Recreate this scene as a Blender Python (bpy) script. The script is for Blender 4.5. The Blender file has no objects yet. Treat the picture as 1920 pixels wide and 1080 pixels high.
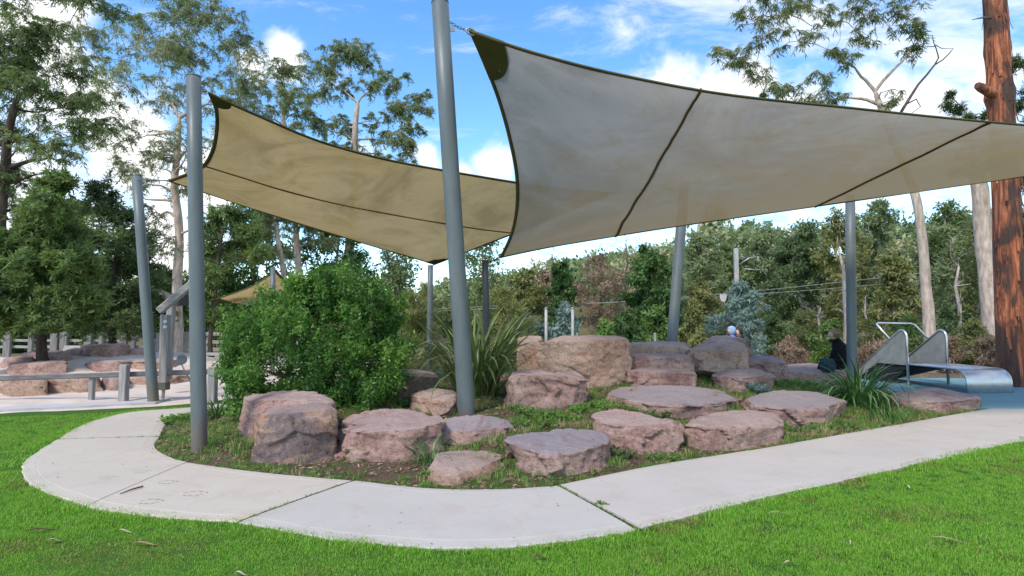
import bpy, bmesh, math, random
import numpy as np
from mathutils import Vector, noise as mnoise

R = math.radians
random.seed(7)
rng = np.random.default_rng(11)
scene = bpy.context.scene
col = scene.collection

# ------------------------------------------------------------------ camera, sky, sun, exposure
F = 1100.0
PITCH = math.atan(70 / F)
CAMH = 1.6
cam_d = bpy.data.cameras.new("camera")
cam_d.sensor_width = 36
cam_d.lens = 36 * F / 1920
cam_d.clip_end = 3000
cam = bpy.data.objects.new("camera", cam_d)
cam.location = (0, 0, CAMH)
cam.rotation_euler = (R(90) + PITCH, 0, 0)
col.objects.link(cam)
scene.camera = cam


def ray(x, y):
    dx, dz = (x - 960) / F, -(y - 540) / F
    c, s = math.cos(PITCH), math.sin(PITCH)
    return Vector((dx, c - dz * s, s + dz * c))


def D(x, y, Y):
    """point seen at (x, y) in the photo, Y metres ahead"""
    d = ray(x, y)
    return Vector((0, 0, CAMH)) + d * (Y / d.y)


def G(x, y, z=0.0):
    d = ray(x, y)
    t = (z - CAMH) / d.z
    return Vector((0, 0, CAMH)) + d * t


SUN_EL, SUN_AZ = R(48), R(215)      # azimuth measured from +Y towards +X
scene.view_settings.view_transform = 'Standard'
scene.view_settings.look = 'None'
scene.view_settings.gamma = 1
scene.view_settings.use_curve_mapping = False
scene.view_settings.exposure = 1.5

world = bpy.data.worlds.new("World")
scene.world = world
world.use_nodes = True


def build_world():
    nt = world.node_tree
    nt.nodes.clear()
    N = nt.nodes.new
    L = nt.links.new
    out = N('ShaderNodeOutputWorld')
    sky = N('ShaderNodeTexSky')
    sky.sky_type = 'NISHITA'
    sky.sun_disc = False
    sky.sun_elevation = SUN_EL
    sky.sun_rotation = SUN_AZ
    sky.air_density = 1.0
    sky.dust_density = 0.15
    sky.ozone_density = 1.7
    bg = N('ShaderNodeBackground')
    bg.inputs['Strength'].default_value = 0.112
    hs = N('ShaderNodeHueSaturation')
    hs.inputs['Saturation'].default_value = 1.25
    hs.inputs['Value'].default_value = 1.0
    L(sky.outputs[0], hs.inputs['Color'])
    L(hs.outputs[0], bg.inputs['Color'])
    bc = N('ShaderNodeBackground')
    bc.inputs['Strength'].default_value = 0.50
    tc = N('ShaderNodeTexCoord')
    nrm = N('ShaderNodeVectorMath'); nrm.operation = 'NORMALIZE'
    L(tc.outputs['Generated'], nrm.inputs[0])
    sep = N('ShaderNodeSeparateXYZ')
    L(nrm.outputs[0], sep.inputs[0])

    def math_(op, a, b=None, clamp=False):
        m = N('ShaderNodeMath'); m.operation = op; m.use_clamp = clamp
        for i, v in enumerate((a, b)):
            if v is None: continue
            if isinstance(v, (int, float)): m.inputs[i].default_value = v
            else: L(v, m.inputs[i])
        return m.outputs[0]

    def smooth(v, lo, hi):
        m = N('ShaderNodeMapRange'); m.interpolation_type = 'SMOOTHSTEP'
        m.inputs['From Min'].default_value = lo; m.inputs['From Max'].default_value = hi
        L(v, m.inputs['Value'])
        return m.outputs[0]

    zz = math_('ADD', math_('MAXIMUM', sep.outputs[2], 0.0), 0.12)
    cmb = N('ShaderNodeCombineXYZ')
    L(math_('DIVIDE', sep.outputs[0], zz), cmb.inputs[0])
    L(math_('DIVIDE', sep.outputs[1], zz), cmb.inputs[1])

    def noise(vec, scale, detail, rough, dist=0.0, off=None):
        n = N('ShaderNodeTexNoise')
        n.inputs['Scale'].default_value = scale
        n.inputs['Detail'].default_value = detail
        n.inputs['Roughness'].default_value = rough
        n.inputs['Distortion'].default_value = dist
        if off:
            mp = N('ShaderNodeMapping')
            mp.inputs['Location'].default_value = off[0]
            mp.inputs['Rotation'].default_value = off[1]
            mp.inputs['Scale'].default_value = off[2]
            L(vec, mp.inputs[0]); vec = mp.outputs[0]
        L(vec, n.inputs['Vector'])
        return n.outputs[0]
    # high rippled cloud sheet
    big = noise(cmb.outputs[0], 0.55, 3, 0.5, 0.2, ((1.7, 0.4, 0), (0, 0, 0), (1, 1, 1)))
    rip = noise(cmb.outputs[0], 3.4, 9, 0.62, 0.35, ((0.3, 0, 0), (0, 0, 0.5), (0.75, 1.35, 1)))
    # the sheet lies to the right of the view direction
    side = smooth(sep.outputs[0], 0.0, 0.28)
    sheet = math_('ADD', math_('MULTIPLY', big, 0.35), math_('MULTIPLY', rip, 0.75))
    sheet = math_('ADD', sheet, math_('MULTIPLY', side, 0.13))
    m1 = math_('MULTIPLY', math_('MULTIPLY', smooth(sheet, 0.565, 0.80), 0.85), smooth(sep.outputs[2], 0.05, 0.26))
    # cumulus banks
    nz = noise(nrm.outputs[0], 9.0, 9, 0.58, 0.1)
    nz2 = noise(nrm.outputs[0], 3.0, 3, 0.5, 0.0)
    m = m1
    banks = [(925, 312, 62), (865, 330, 40), (795, 290, 44), (535, 112, 48), (470, 118, 40), (120, 92, 55), (60, 40, 110),
             (60, 330, 190), (230, 280, 120), (400, 330, 95), (300, 470, 120), (570, 330, 90), (690, 310, 60), (180, 190, 70),
             (1250, 165, 75), (1340, 210, 90), (1420, 150, 50), (1500, 200, 75), (1640, 195, 80), (1770, 185, 75),
             (1500, 400, 32), (1850, 165, 70)]
    for (x, y, r) in banks:
        c = ray(x, y).normalized()
        dst = N('ShaderNodeVectorMath'); dst.operation = 'DISTANCE'
        dst.inputs[1].default_value = c
        L(nrm.outputs[0], dst.inputs[0])
        v = math_('MULTIPLY', dst.outputs['Value'], -1.0 / (r / F))
        v = math_('ADD', math_('ADD', v, 1.0), math_('MULTIPLY', math_('SUBTRACT', nz, 0.5), 2.6))
        m = math_('MAXIMUM', m, smooth(v, 0.0, 0.75))
    # soft shading of the clouds
    ramp = N('ShaderNodeValToRGB')
    ramp.color_ramp.elements[0].position = 0.35; ramp.color_ramp.elements[0].color = (0.80, 0.83, 0.90, 1)
    ramp.color_ramp.elements[1].position = 0.6; ramp.color_ramp.elements[1].color = (1.0, 0.99, 0.98, 1)
    L(nz2, ramp.inputs[0])
    L(ramp.outputs[0], bc.inputs['Color'])
    mix = N('ShaderNodeMixShader')
    L(m, mix.inputs[0]); L(bg.outputs[0], mix.inputs[1]); L(bc.outputs[0], mix.inputs[2])
    L(mix.outputs[0], out.inputs[0])


build_world()

sun_d = bpy.data.lights.new("sun", 'SUN')
sun_d.energy = 1.5
sun_d.angle = R(14)
sun_d.color = (1.0, 0.90, 0.76)
sun = bpy.data.objects.new("sun", sun_d)
sdir = Vector((math.sin(SUN_AZ) * math.cos(SUN_EL), math.cos(SUN_AZ) * math.cos(SUN_EL), math.sin(SUN_EL)))
sun.rotation_euler = sdir.to_track_quat('Z', 'Y').to_euler()
col.objects.link(sun)

# ------------------------------------------------------------------ helpers


def tag(o, label=None, cat=None, group=None, kind=None):
    if label: o['label'] = label
    if cat: o['category'] = cat
    if group: o['group'] = group
    if kind: o['kind'] = kind
    return o


def empty(name, loc, label=None, cat=None, group=None, kind=None):
    o = bpy.data.objects.new(name, None)
    o.location = loc
    o.empty_display_size = 0.2
    col.objects.link(o)
    return tag(o, label, cat, group, kind)


def link(name, me, m, parent=None):
    o = bpy.data.objects.new(name, me)
    if m is not None and len(me.materials) == 0: me.materials.append(m)
    if parent is not None:
        o.parent = parent
        o.matrix_parent_inverse.identity()
        o.location = (0, 0, 0)
    col.objects.link(o)
    return o


class MB:
    """collects shapes in world space; build() links them as one mesh"""
    def __init__(s):
        s.v = []; s.f = []; s.n = 0

    def add(s, vs, fs):
        b = s.n
        s.v.extend([tuple(p) for p in vs])
        s.f.extend([tuple(i + b for i in f) for f in fs])
        s.n += len(vs)

    def box(s, c, size, axes=None, bev=0.0):
        c = Vector(c)
        ax = axes or (Vector((1, 0, 0)), Vector((0, 1, 0)), Vector((0, 0, 1)))
        h = [size[0] / 2, size[1] / 2, size[2] / 2]
        bv = min(bev, min(h) * 0.6)
        vs = []
        for iz, sz in enumerate((-1, 1)):
            pass
        if bv <= 0:
            for sx in (-1, 1):
                for sy in (-1, 1):
                    for sz in (-1, 1):
                        vs.append(c + ax[0] * h[0] * sx + ax[1] * h[1] * sy + ax[2] * h[2] * sz)
            s.add(vs, [(0, 1, 3, 2), (4, 6, 7, 5), (0, 4, 5, 1), (2, 3, 7, 6), (0, 2, 6, 4), (1, 5, 7, 3)])
        else:
            rings = []
            for zf, ins in ((-1, bv), (-1 + bv / h[2], 0), (1 - bv / h[2], 0), (1, bv)):
                a, b = h[0] - ins, h[1] - ins
                q = bv if ins == 0 else bv * 0.6
                pts = [(-a + q, -b), (a - q, -b), (a, -b + q), (a, b - q), (a - q, b), (-a + q, b), (-a, b - q), (-a, -b + q)]
                rings.append([c + ax[0] * x + ax[1] * y + ax[2] * h[2] * zf for x, y in pts])
            vs = [p for r_ in rings for p in r_]
            fs = [tuple(range(7, -1, -1)), tuple(range(24, 32))]
            for k in range(3):
                for i in range(8):
                    j = (i + 1) % 8
                    fs.append((k * 8 + i, k * 8 + j, k * 8 + 8 + j, k * 8 + 8 + i))
            s.add(vs, fs)

    def beam(s, p, q, w, h, bev=0.0, up=Vector((0, 0, 1))):
        p, q = Vector(p), Vector(q)
        d = (q - p); L = d.length; d.normalize()
        if abs(d.dot(up)) > 0.98: up = Vector((0, 1, 0))
        x = d.cross(up).normalized(); z = x.cross(d)
        s.box((p + q) / 2, (w, L, h), (x, d, z), bev)

    def tube(s, pts, rad, n=8, cap=True, wob=0.0, seed=0):
        pts = [Vector(p) for p in pts]
        if not hasattr(rad, '__len__'): rad = [rad] * len(pts)
        m = len(pts)
        rings = []
        t0 = (pts[1] - pts[0]).normalized()
        ref = Vector((0, 0, 1)) if abs(t0.z) < 0.9 else Vector((1, 0, 0))
        xa = t0.cross(ref).normalized()
        for i in range(m):
            t = (pts[min(i + 1, m - 1)] - pts[max(i - 1, 0)])
            if t.length < 1e-9: t = t0
            t = t.normalized()
            xa = (xa - t * xa.dot(t))
            if xa.length < 1e-6: xa = t.orthogonal()
            xa.normalize()
            ya = t.cross(xa)
            for k in range(n):
                a = 2 * math.pi * k / n
                r = rad[i]
                if wob: r *= 1 + wob * mnoise.noise(Vector((math.cos(a) * 2 + seed, math.sin(a) * 2, i * 0.45)))
                rings.append(pts[i] + (xa * math.cos(a) + ya * math.sin(a)) * r)
        fs = []
        for i in range(m - 1):
            for k in range(n):
                k2 = (k + 1) % n
                fs.append((i * n + k, i * n + k2, (i + 1) * n + k2, (i + 1) * n + k))
        if cap:
            fs.append(tuple(range(n - 1, -1, -1)))
            fs.append(tuple((m - 1) * n + k for k in range(n)))
        s.add(rings, fs)

    def build(s, name, m, parent=None, smooth=False, origin=None, flat_caps=True):
        off = Vector((0, 0, 0))
        if parent is not None: off = world_loc(parent)
        elif origin is not None: off = Vector(origin)
        me = bpy.data.meshes.new(name)
        me.from_pydata([tuple(Vector(p) - off) for p in s.v], [], s.f)
        if smooth:
            vals = [len(p.vertices) <= 4 for p in me.polygons]
            me.polygons.foreach_set('use_smooth', vals)
        me.update()
        o = link(name, me, m, parent)
        if parent is None and origin is not None: o.location = off
        return o


def world_loc(o):
    v = Vector(o.location)
    while o.parent is not None:
        o = o.parent
        v = v + Vector(o.location)
    return v


def np_mesh(name, V, faces, nper, m, parent=None, var=None, smooth=False, off=None):
    """V (n,3); faces flat index array, nper vertices per face"""
    V = np.asarray(V, dtype=np.float32)
    if parent is not None: V = V - np.array(world_loc(parent), dtype=np.float32)
    elif off is not None: V = V - np.array(off, dtype=np.float32)
    me = bpy.data.meshes.new(name)
    me.vertices.add(len(V))
    me.vertices.foreach_set('co', V.ravel())
    faces = np.asarray(faces, dtype=np.int32).ravel()
    nf = len(faces) // nper
    me.loops.add(len(faces))
    me.loops.foreach_set('vertex_index', faces)
    me.polygons.add(nf)
    me.polygons.foreach_set('loop_start', np.arange(nf, dtype=np.int32) * nper)
    me.polygons.foreach_set('loop_total', np.full(nf, nper, dtype=np.int32))
    if smooth: me.polygons.foreach_set('use_smooth', np.ones(nf, dtype=bool))
    me.update(calc_edges=True)
    if var is not None:
        a = me.attributes.new('var', 'FLOAT', 'FACE')
        a.data.foreach_set('value', np.asarray(var, dtype=np.float32))
    o = link(name, me, m, parent)
    if parent is None and off is not None: o.location = off
    return o


# ------------------------------------------------------------------ materials


class NT:
    def __init__(s, name):
        s.m = bpy.data.materials.new(name)
        s.m.use_nodes = True
        s.t = s.m.node_tree
        s.t.nodes.clear()
        s.out = s.t.nodes.new('ShaderNodeOutputMaterial')

    def n(s, kind, **kw):
        nd = s.t.nodes.new('ShaderNode' + kind)
        for k, v in kw.items():
            if k in nd.inputs: s.set(nd.inputs[k], v)
            else: setattr(nd, k, v)
        return nd

    def set(s, sock, v):
        if isinstance(v, bpy.types.NodeSocket): s.t.links.new(v, sock)
        else:
            if hasattr(sock.default_value, '__len__') and len(sock.default_value) == 4 and len(v) == 3: v = (*v, 1)
            sock.default_value = v

    def pos(s, scale=(1, 1, 1)):
        g = s.n('NewGeometry')
        mp = s.n('Mapping')
        s.t.links.new(g.outputs['Position'], mp.inputs[0])
        mp.inputs['Scale'].default_value = scale
        return mp.outputs[0]

    def noise(s, vec, scale, detail=5, rough=0.55, dist=0.0):
        n = s.n('TexNoise', Scale=scale, Detail=detail, Roughness=rough, Distortion=dist)
        s.t.links.new(vec, n.inputs['Vector'])
        return n.outputs[0]

    def ramp(s, fac, stops):
        r = s.n('ValToRGB')
        e = r.color_ramp.elements
        while len(e) < len(stops): e.new(0.5)
        for i, (p, c) in enumerate(stops):
            e[i].position = p; e[i].color = (*c, 1) if len(c) == 3 else c
        s.t.links.new(fac, r.inputs[0])
        return r.outputs[0]

    def mix(s, fac, a, b, mode='MIX'):
        m = s.n('Mix', data_type='RGBA', blend_type=mode)
        s.set(m.inputs[0], fac); s.set(m.inputs[6], a); s.set(m.inputs[7], b)
        return m.outputs[2]

    def math(s, op, a, b=0.0, clamp=False):
        m = s.n('Math', operation=op, use_clamp=clamp)
        s.set(m.inputs[0], a); s.set(m.inputs[1], b)
        return m.outputs[0]

    def bump(s, h, strength, dist):
        b = s.n('Bump', Strength=strength, Distance=dist)
        s.t.links.new(h, b.inputs['Height'])
        return b.outputs[0]

    def principled(s, **kw):
        p = s.n('BsdfPrincipled')
        for k, v in kw.items(): s.set(p.inputs[k.replace('_', ' ')], v)
        s.t.links.new(p.outputs[0], s.out.inputs[0])
        return p


def simple(name, c1, c2=None, scale=4.0, rough=0.7, metal=0.0, bump=0.0, bdist=0.01, stretch=(1, 1, 1), lo=0.35, hi=0.65, spec=0.3):
    t = NT(name)
    v = t.pos(stretch)
    h = t.noise(v, scale, 6, 0.6)
    c = t.ramp(h, [(lo, c1), (hi, c2 or tuple(x * 0.75 for x in c1))])
    kw = dict(Base_Color=c, Roughness=rough, Metallic=metal)
    kw['Specular_IOR_Level'] = spec
    if bump: kw['Normal'] = t.bump(h, bump, bdist)
    t.principled(**kw)
    return t.m


def leaf_mat(name, stops, trans=0.40, rough=0.5, gain=1.6):
    """leaf colour varies leaf by leaf (face attribute) along the ramp"""
    t = NT(name)
    a = t.n('Attribute', attribute_name='var')
    c = t.ramp(a.outputs['Fac'], [(p, tuple(min(0.6, x * gain) for x in q)) for p, q in stops])
    d = t.n('BsdfPrincipled', Roughness=rough)
    t.set(d.inputs['Base Color'], c); d.inputs['Specular IOR Level'].default_value = 0.25
    tr = t.n('BsdfTranslucent')
    c2 = t.mix(1.0, c, (1.15, 1.2, 0.7), 'MULTIPLY')
    t.set(tr.inputs['Color'], c2)
    mx = t.n('MixShader'); mx.inputs[0].default_value = trans
    t.t.links.new(d.outputs[0], mx.inputs[1]); t.t.links.new(tr.outputs[0], mx.inputs[2])
    t.t.links.new(mx.outputs[0], t.out.inputs[0])
    return t.m


M = {}
M['gum_leaf'] = leaf_mat('gum_leaf', [(0, (0.040, 0.060, 0.026)), (0.5, (0.082, 0.112, 0.050)), (1, (0.15, 0.165, 0.085))], 0.5, 0.5, 2.2)
M['gum_leaf_pale'] = leaf_mat('gum_leaf_pale', [(0, (0.050, 0.072, 0.034)), (0.5, (0.105, 0.135, 0.072)), (1, (0.18, 0.19, 0.11))], 0.5, 0.5, 2.0)
M['wattle_leaf'] = leaf_mat('wattle_leaf', [(0, (0.024, 0.038, 0.018)), (0.5, (0.052, 0.078, 0.033)), (1, (0.095, 0.122, 0.052))], 0.42, 0.5, 2.1)
M['dark_leaf'] = leaf_mat('dark_leaf', [(0, (0.014, 0.030, 0.010)), (0.5, (0.030, 0.058, 0.018)), (1, (0.055, 0.085, 0.026))], 0.42, 0.5, 2.6)
M['bush_leaf'] = leaf_mat('bush_leaf', [(0, (0.024, 0.056, 0.016)), (0.4, (0.056, 0.130, 0.028)), (0.9, (0.135, 0.235, 0.052)), (0.95, (0.17, 0.24, 0.06)), (1, (0.42, 0.38, 0.03))], 0.42, 0.4, 1.6)
M['silver_leaf'] = leaf_mat('silver_leaf', [(0, (0.075, 0.115, 0.110)), (1, (0.20, 0.26, 0.245))])
M['olive_leaf'] = leaf_mat('olive_leaf', [(0, (0.055, 0.062, 0.022)), (0.5, (0.11, 0.118, 0.042)), (1, (0.18, 0.165, 0.075))], 0.4, 0.5, 1.9)
M['brown_leaf'] = leaf_mat('brown_leaf', [(0, (0.095, 0.062, 0.042)), (0.5, (0.165, 0.115, 0.080)), (1, (0.24, 0.17, 0.115))], 0.15)
M['bright_leaf'] = leaf_mat('bright_leaf', [(0, (0.045, 0.085, 0.022)), (1, (0.13, 0.20, 0.055))])
M['grass'] = leaf_mat('grass_blade', [(0, (0.055, 0.145, 0.012)), (0.5, (0.112, 0.252, 0.022)), (0.92, (0.180, 0.310, 0.042)), (1, (0.27, 0.25, 0.10))], 0.45, 0.45, 1.75)
M['grass_dry'] = leaf_mat('grass_blade_yellow', [(0, (0.09, 0.13, 0.018)), (0.6, (0.155, 0.205, 0.034)), (1, (0.28, 0.24, 0.11))], 0.42, 0.5, 1.5)
M['fresh_leaf'] = leaf_mat('fresh_leaf', [(0, (0.034, 0.056, 0.020)), (0.5, (0.072, 0.108, 0.036)), (1, (0.12, 0.16, 0.055))], 0.45, 0.5, 2.0)
M['weed'] = leaf_mat('weed_blade', [(0, (0.030, 0.085, 0.014)), (0.6, (0.080, 0.175, 0.028)), (0.85, (0.14, 0.20, 0.05)), (1, (0.26, 0.215, 0.11))], 0.3)
M['dry'] = leaf_mat('dry_blade', [(0, (0.10, 0.12, 0.035)), (0.5, (0.22, 0.18, 0.085)), (1, (0.33, 0.26, 0.15))], 0.2)
M['flax'] = leaf_mat('flax_leaf', [(0, (0.030, 0.050, 0.016)), (0.6, (0.072, 0.102, 0.034)), (0.9, (0.125, 0.145, 0.06)), (1, (0.23, 0.18, 0.09))], 0.2, 0.35)
M['strap'] = leaf_mat('strap_leaf', [(0, (0.016, 0.044, 0.012)), (0.7, (0.045, 0.100, 0.028)), (1, (0.10, 0.165, 0.062))], 0.2, 0.35)
M['litter'] = leaf_mat('litter', [(0, (0.045, 0.030, 0.020)), (0.6, (0.13, 0.085, 0.055)), (1, (0.26, 0.19, 0.13))], 0.0, 0.8)
M['woodland'] = leaf_mat('woodland_leaf', [(0, (0.034, 0.052, 0.024)), (0.35, (0.068, 0.092, 0.042)), (0.7, (0.115, 0.130, 0.066)), (1, (0.17, 0.145, 0.095))], 0.35, 0.5, 2.7)
M['bark_pale'] = simple('bark_pale', (0.50, 0.42, 0.35), (0.27, 0.20, 0.16), 3.0, 0.8, bump=0.3, bdist=0.02, stretch=(3, 3, 0.7))
M['bark_grey'] = simple('bark_grey', (0.25, 0.21, 0.17), (0.10, 0.08, 0.065), 3.5, 0.9, bump=0.6, bdist=0.03, stretch=(3, 3, 0.6))
M['bark_dark'] = simple('bark_dark', (0.085, 0.062, 0.048), (0.035, 0.026, 0.02), 4.0, 0.9, bump=0.6, bdist=0.03, stretch=(3, 3, 0.6))
M['twig'] = simple('twig', (0.16, 0.12, 0.095), (0.07, 0.05, 0.04), 5.0, 0.9)


def mk_red_bark():
    t = NT('red_bark')
    v = t.pos((6, 6, 0.55))
    h = t.noise(v, 2.0, 8, 0.65, 0.6)
    big = t.noise(t.pos((1, 1, 0.45)), 1.5, 4, 0.6, 0.8)
    c = t.ramp(h, [(0.32, (0.040, 0.022, 0.017)), (0.45, (0.20, 0.060, 0.028)), (0.58, (0.40, 0.130, 0.058)), (0.75, (0.46, 0.27, 0.17))])
    c = t.mix(t.ramp(big, [(0.42, (0.92,) * 3), (0.54, (0.0,) * 3)]), c, (0.040, 0.026, 0.022))
    t.principled(Base_Color=c, Roughness=0.9, Normal=t.bump(h, 0.9, 0.05))
    return t.m


M['bark_red'] = mk_red_bark()


def mk_rock(name, c1, c2, c3, tint=(0.40, 0.30, 0.22), topc=(0.44, 0.345, 0.32), topf=0.5):
    t = NT(name)
    v = t.pos()
    a = t.noise(v, 1.3, 8, 0.62, 0.9)
    b = t.noise(v, 16.0, 10, 0.78)
    f = t.noise(v, 75.0, 4, 0.75)
    warp = t.n('VectorMath', operation='ADD')
    wn = t.n('TexNoise', Scale=0.8, Detail=3)
    t.t.links.new(v, wn.inputs['Vector']); t.t.links.new(v, warp.inputs[0]); t.t.links.new(wn.outputs['Color'], warp.inputs[1])
    mp = t.n('Mapping'); mp.inputs['Scale'].default_value = (0.7, 0.7, 9.0); mp.inputs['Rotation'].default_value = (0.10, 0.06, 0)
    t.t.links.new(warp.outputs[0], mp.inputs[0])
    s = t.noise(mp.outputs[0], 1.6, 6, 0.62, 0.2)
    c = t.ramp(a, [(0.34, c1), (0.48, c2), (0.62, c3)])
    c = t.mix(t.ramp(s, [(0.50, (0,) * 3), (0.66, (0.55,) * 3)]), c, tint)
    c = t.mix(t.ramp(s, [(0.30, (0.5,) * 3), (0.44, (0,) * 3)]), c, tuple(x * 0.62 for x in c1))
    c = t.mix(t.ramp(b, [(0.36, (0.75,) * 3), (0.50, (0,) * 3)]), c, tuple(x * 0.45 for x in c1))
    c = t.mix(t.ramp(b, [(0.56, (0,) * 3), (0.70, (0.6,) * 3)]), c, tuple(min(0.6, x * 1.35) for x in c3))
    # lichen and dirt flecks
    l = t.noise(v, 5.0, 10, 0.8, 0.3)
    c = t.mix(t.ramp(l, [(0.58, (0,) * 3), (0.66, (0.6,) * 3)]), c, (0.40, 0.35, 0.31))
    c = t.mix(t.ramp(l, [(0.31, (0.7,) * 3), (0.38, (0,) * 3)]), c, (0.095, 0.074, 0.068))
    # topc mixed in where the surface faces up
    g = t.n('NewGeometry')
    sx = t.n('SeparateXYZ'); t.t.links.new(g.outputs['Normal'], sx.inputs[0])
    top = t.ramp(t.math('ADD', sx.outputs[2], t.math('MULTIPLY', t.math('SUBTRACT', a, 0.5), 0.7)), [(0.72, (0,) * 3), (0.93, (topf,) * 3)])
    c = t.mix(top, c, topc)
    c = t.mix(1.0, c, t.ramp(f, [(0.30, (0.62,) * 3), (0.48, (1.0,) * 3), (0.72, (1.35,) * 3)]), 'MULTIPLY')
    h = t.math('ADD', t.math('ADD', t.math('MULTIPLY', b, 0.6), t.math('MULTIPLY', f, 0.25)), t.math('MULTIPLY', s, 0.35))
    t.principled(Base_Color=c, Roughness=0.9, Specular_IOR_Level=0.18, Normal=t.bump(h, 1.0, 0.05))
    return t.m


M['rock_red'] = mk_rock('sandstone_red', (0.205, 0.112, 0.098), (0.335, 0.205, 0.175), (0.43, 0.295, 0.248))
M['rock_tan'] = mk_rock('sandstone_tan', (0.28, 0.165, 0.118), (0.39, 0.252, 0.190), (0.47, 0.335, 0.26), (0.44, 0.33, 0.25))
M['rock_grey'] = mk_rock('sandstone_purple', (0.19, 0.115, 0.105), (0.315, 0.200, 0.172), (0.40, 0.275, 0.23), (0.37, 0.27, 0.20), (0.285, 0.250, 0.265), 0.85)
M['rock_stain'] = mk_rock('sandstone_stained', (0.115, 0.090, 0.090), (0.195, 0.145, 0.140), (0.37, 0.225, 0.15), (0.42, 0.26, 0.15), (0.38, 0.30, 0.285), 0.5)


def mk_concrete(name, c, seed):
    t = NT(name)
    v = t.pos()
    a = t.noise(v, 0.9, 6, 0.6)
    b = t.noise(v, 90.0, 3, 0.7)
    st = t.noise(v, 2.6, 9, 0.72, 0.6)
    cc = t.ramp(a, [(0.3, tuple(x * 0.90 for x in c)), (0.7, c)])
    cc = t.mix(t.ramp(st, [(0.50, (0,) * 3), (0.74, (0.45,) * 3)]), cc, (c[0] * 0.76, c[1] * 0.66, c[2] * 0.58))
    cc = t.mix(t.ramp(b, [(0.30, (0.35,) * 3), (0.5, (0,) * 3)]), cc, tuple(x * 0.6 for x in c))
    t.principled(Base_Color=cc, Roughness=0.9, Specular_IOR_Level=0.2, Normal=t.bump(b, 0.25, 0.004))
    return t.m


M['conc_cream'] = mk_concrete('concrete_cream', (0.49, 0.432, 0.362), 0)
M['conc_grey'] = mk_concrete('concrete_grey', (0.455, 0.418, 0.378), 1)
M['conc_pink'] = mk_concrete('concrete_pink', (0.465, 0.418, 0.375), 2)


def mk_ground():
    t = NT('ground')
    v = t.pos()
    a = t.noise(v, 0.35, 5, 0.6)
    b = t.noise(v, 25.0, 5, 0.7)
    near = t.ramp(b, [(0.3, (0.028, 0.070, 0.010)), (0.7, (0.070, 0.155, 0.022))])
    far = t.ramp(t.noise(v, 0.25, 8, 0.7), [(0.3, (0.07, 0.09, 0.035)), (0.5, (0.14, 0.125, 0.06)), (0.7, (0.20, 0.15, 0.095))])
    g = t.n('NewGeometry')
    sx = t.n('SeparateXYZ'); t.t.links.new(g.outputs['Position'], sx.inputs[0])
    f = t.n('MapRange'); f.inputs['From Min'].default_value = 13; f.inputs['From Max'].default_value = 19
    t.t.links.new(t.math('ADD', sx.outputs[1], t.math('MULTIPLY', a, 4.0)), f.inputs['Value'])
    c = t.mix(f.outputs[0], near, far)
    t.principled(Base_Color=c, Roughness=0.95, Specular_IOR_Level=0.1, Normal=t.bump(b, 0.6, 0.03))
    return t.m


M['ground'] = mk_ground()


def mk_soil():
    t = NT('soil')
    v = t.pos()
    a = t.noise(v, 1.1, 6, 0.65, 0.4)
    b = t.noise(v, 38.0, 6, 0.75)
    c = t.ramp(b, [(0.30, (0.045, 0.030, 0.021)), (0.5, (0.115, 0.078, 0.052)), (0.72, (0.22, 0.16, 0.11))])
    gcol = t.ramp(b, [(0.3, (0.030, 0.055, 0.012)), (0.7, (0.090, 0.125, 0.035))])
    c = t.mix(t.ramp(a, [(0.40, (0,) * 3), (0.54, (0.8,) * 3)]), c, gcol)
    t.principled(Base_Color=c, Roughness=0.95, Specular_IOR_Level=0.1, Normal=t.bump(b, 0.9, 0.03))
    return t.m


M['soil'] = mk_soil()
M['sand'] = simple('sand', (0.60, 0.51, 0.44), (0.47, 0.385, 0.32), 2.2, 0.95, bump=0.5, bdist=0.05, lo=0.3, hi=0.7)
M['bark_mulch'] = simple('mulch', (0.17, 0.12, 0.085), (0.075, 0.05, 0.036), 14, 0.95, bump=0.6, bdist=0.03)


def mk_rubber():
    t = NT('rubber_blue')
    v = t.pos()
    b = t.noise(v, 120.0, 3, 0.8)
    a = t.noise(v, 0.8, 4, 0.6)
    c = t.ramp(b, [(0.35, (0.10, 0.20, 0.225)), (0.65, (0.18, 0.315, 0.34))])
    c = t.mix(t.ramp(a, [(0.4, (0,) * 3), (0.7, (0.3,) * 3)]), c, (0.19, 0.30, 0.34))
    t.principled(Base_Color=c, Roughness=0.85, Specular_IOR_Level=0.2, Normal=t.bump(b, 0.3, 0.004))
    return t.m


M['rubber'] = mk_rubber()


def mk_post(name, c):
    t = NT(name)
    v = t.pos((4, 4, 0.8))
    a = t.noise(v, 1.5, 6, 0.65)
    b = t.noise(t.pos(), 40, 3, 0.6)
    cc = t.ramp(a, [(0.35, c), (0.68, tuple(min(1, x * 1.22 + 0.012) for x in c))])
    g = t.n('NewGeometry')
    sz = t.n('SeparateXYZ'); t.t.links.new(g.outputs['Position'], sz.inputs[0])
    dirt = t.math('ADD', sz.outputs[2], t.math('MULTIPLY', b, -0.55))
    cc = t.mix(t.ramp(dirt, [(0.02, (0.75,) * 3), (0.22, (0,) * 3)]), cc, (0.13, 0.105, 0.08))
    sc = t.noise(t.pos((9, 9, 1.2)), 3.0, 8, 0.8)
    cc = t.mix(t.ramp(sc, [(0.62, (0,) * 3), (0.70, (0.5,) * 3)]), cc, tuple(x * 1.7 for x in c))
    t.principled(Base_Color=cc, Roughness=t.math('ADD', t.math('MULTIPLY', b, 0.2), 0.38), Metallic=0.05, Specular_IOR_Level=0.4)
    return t.m


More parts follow.
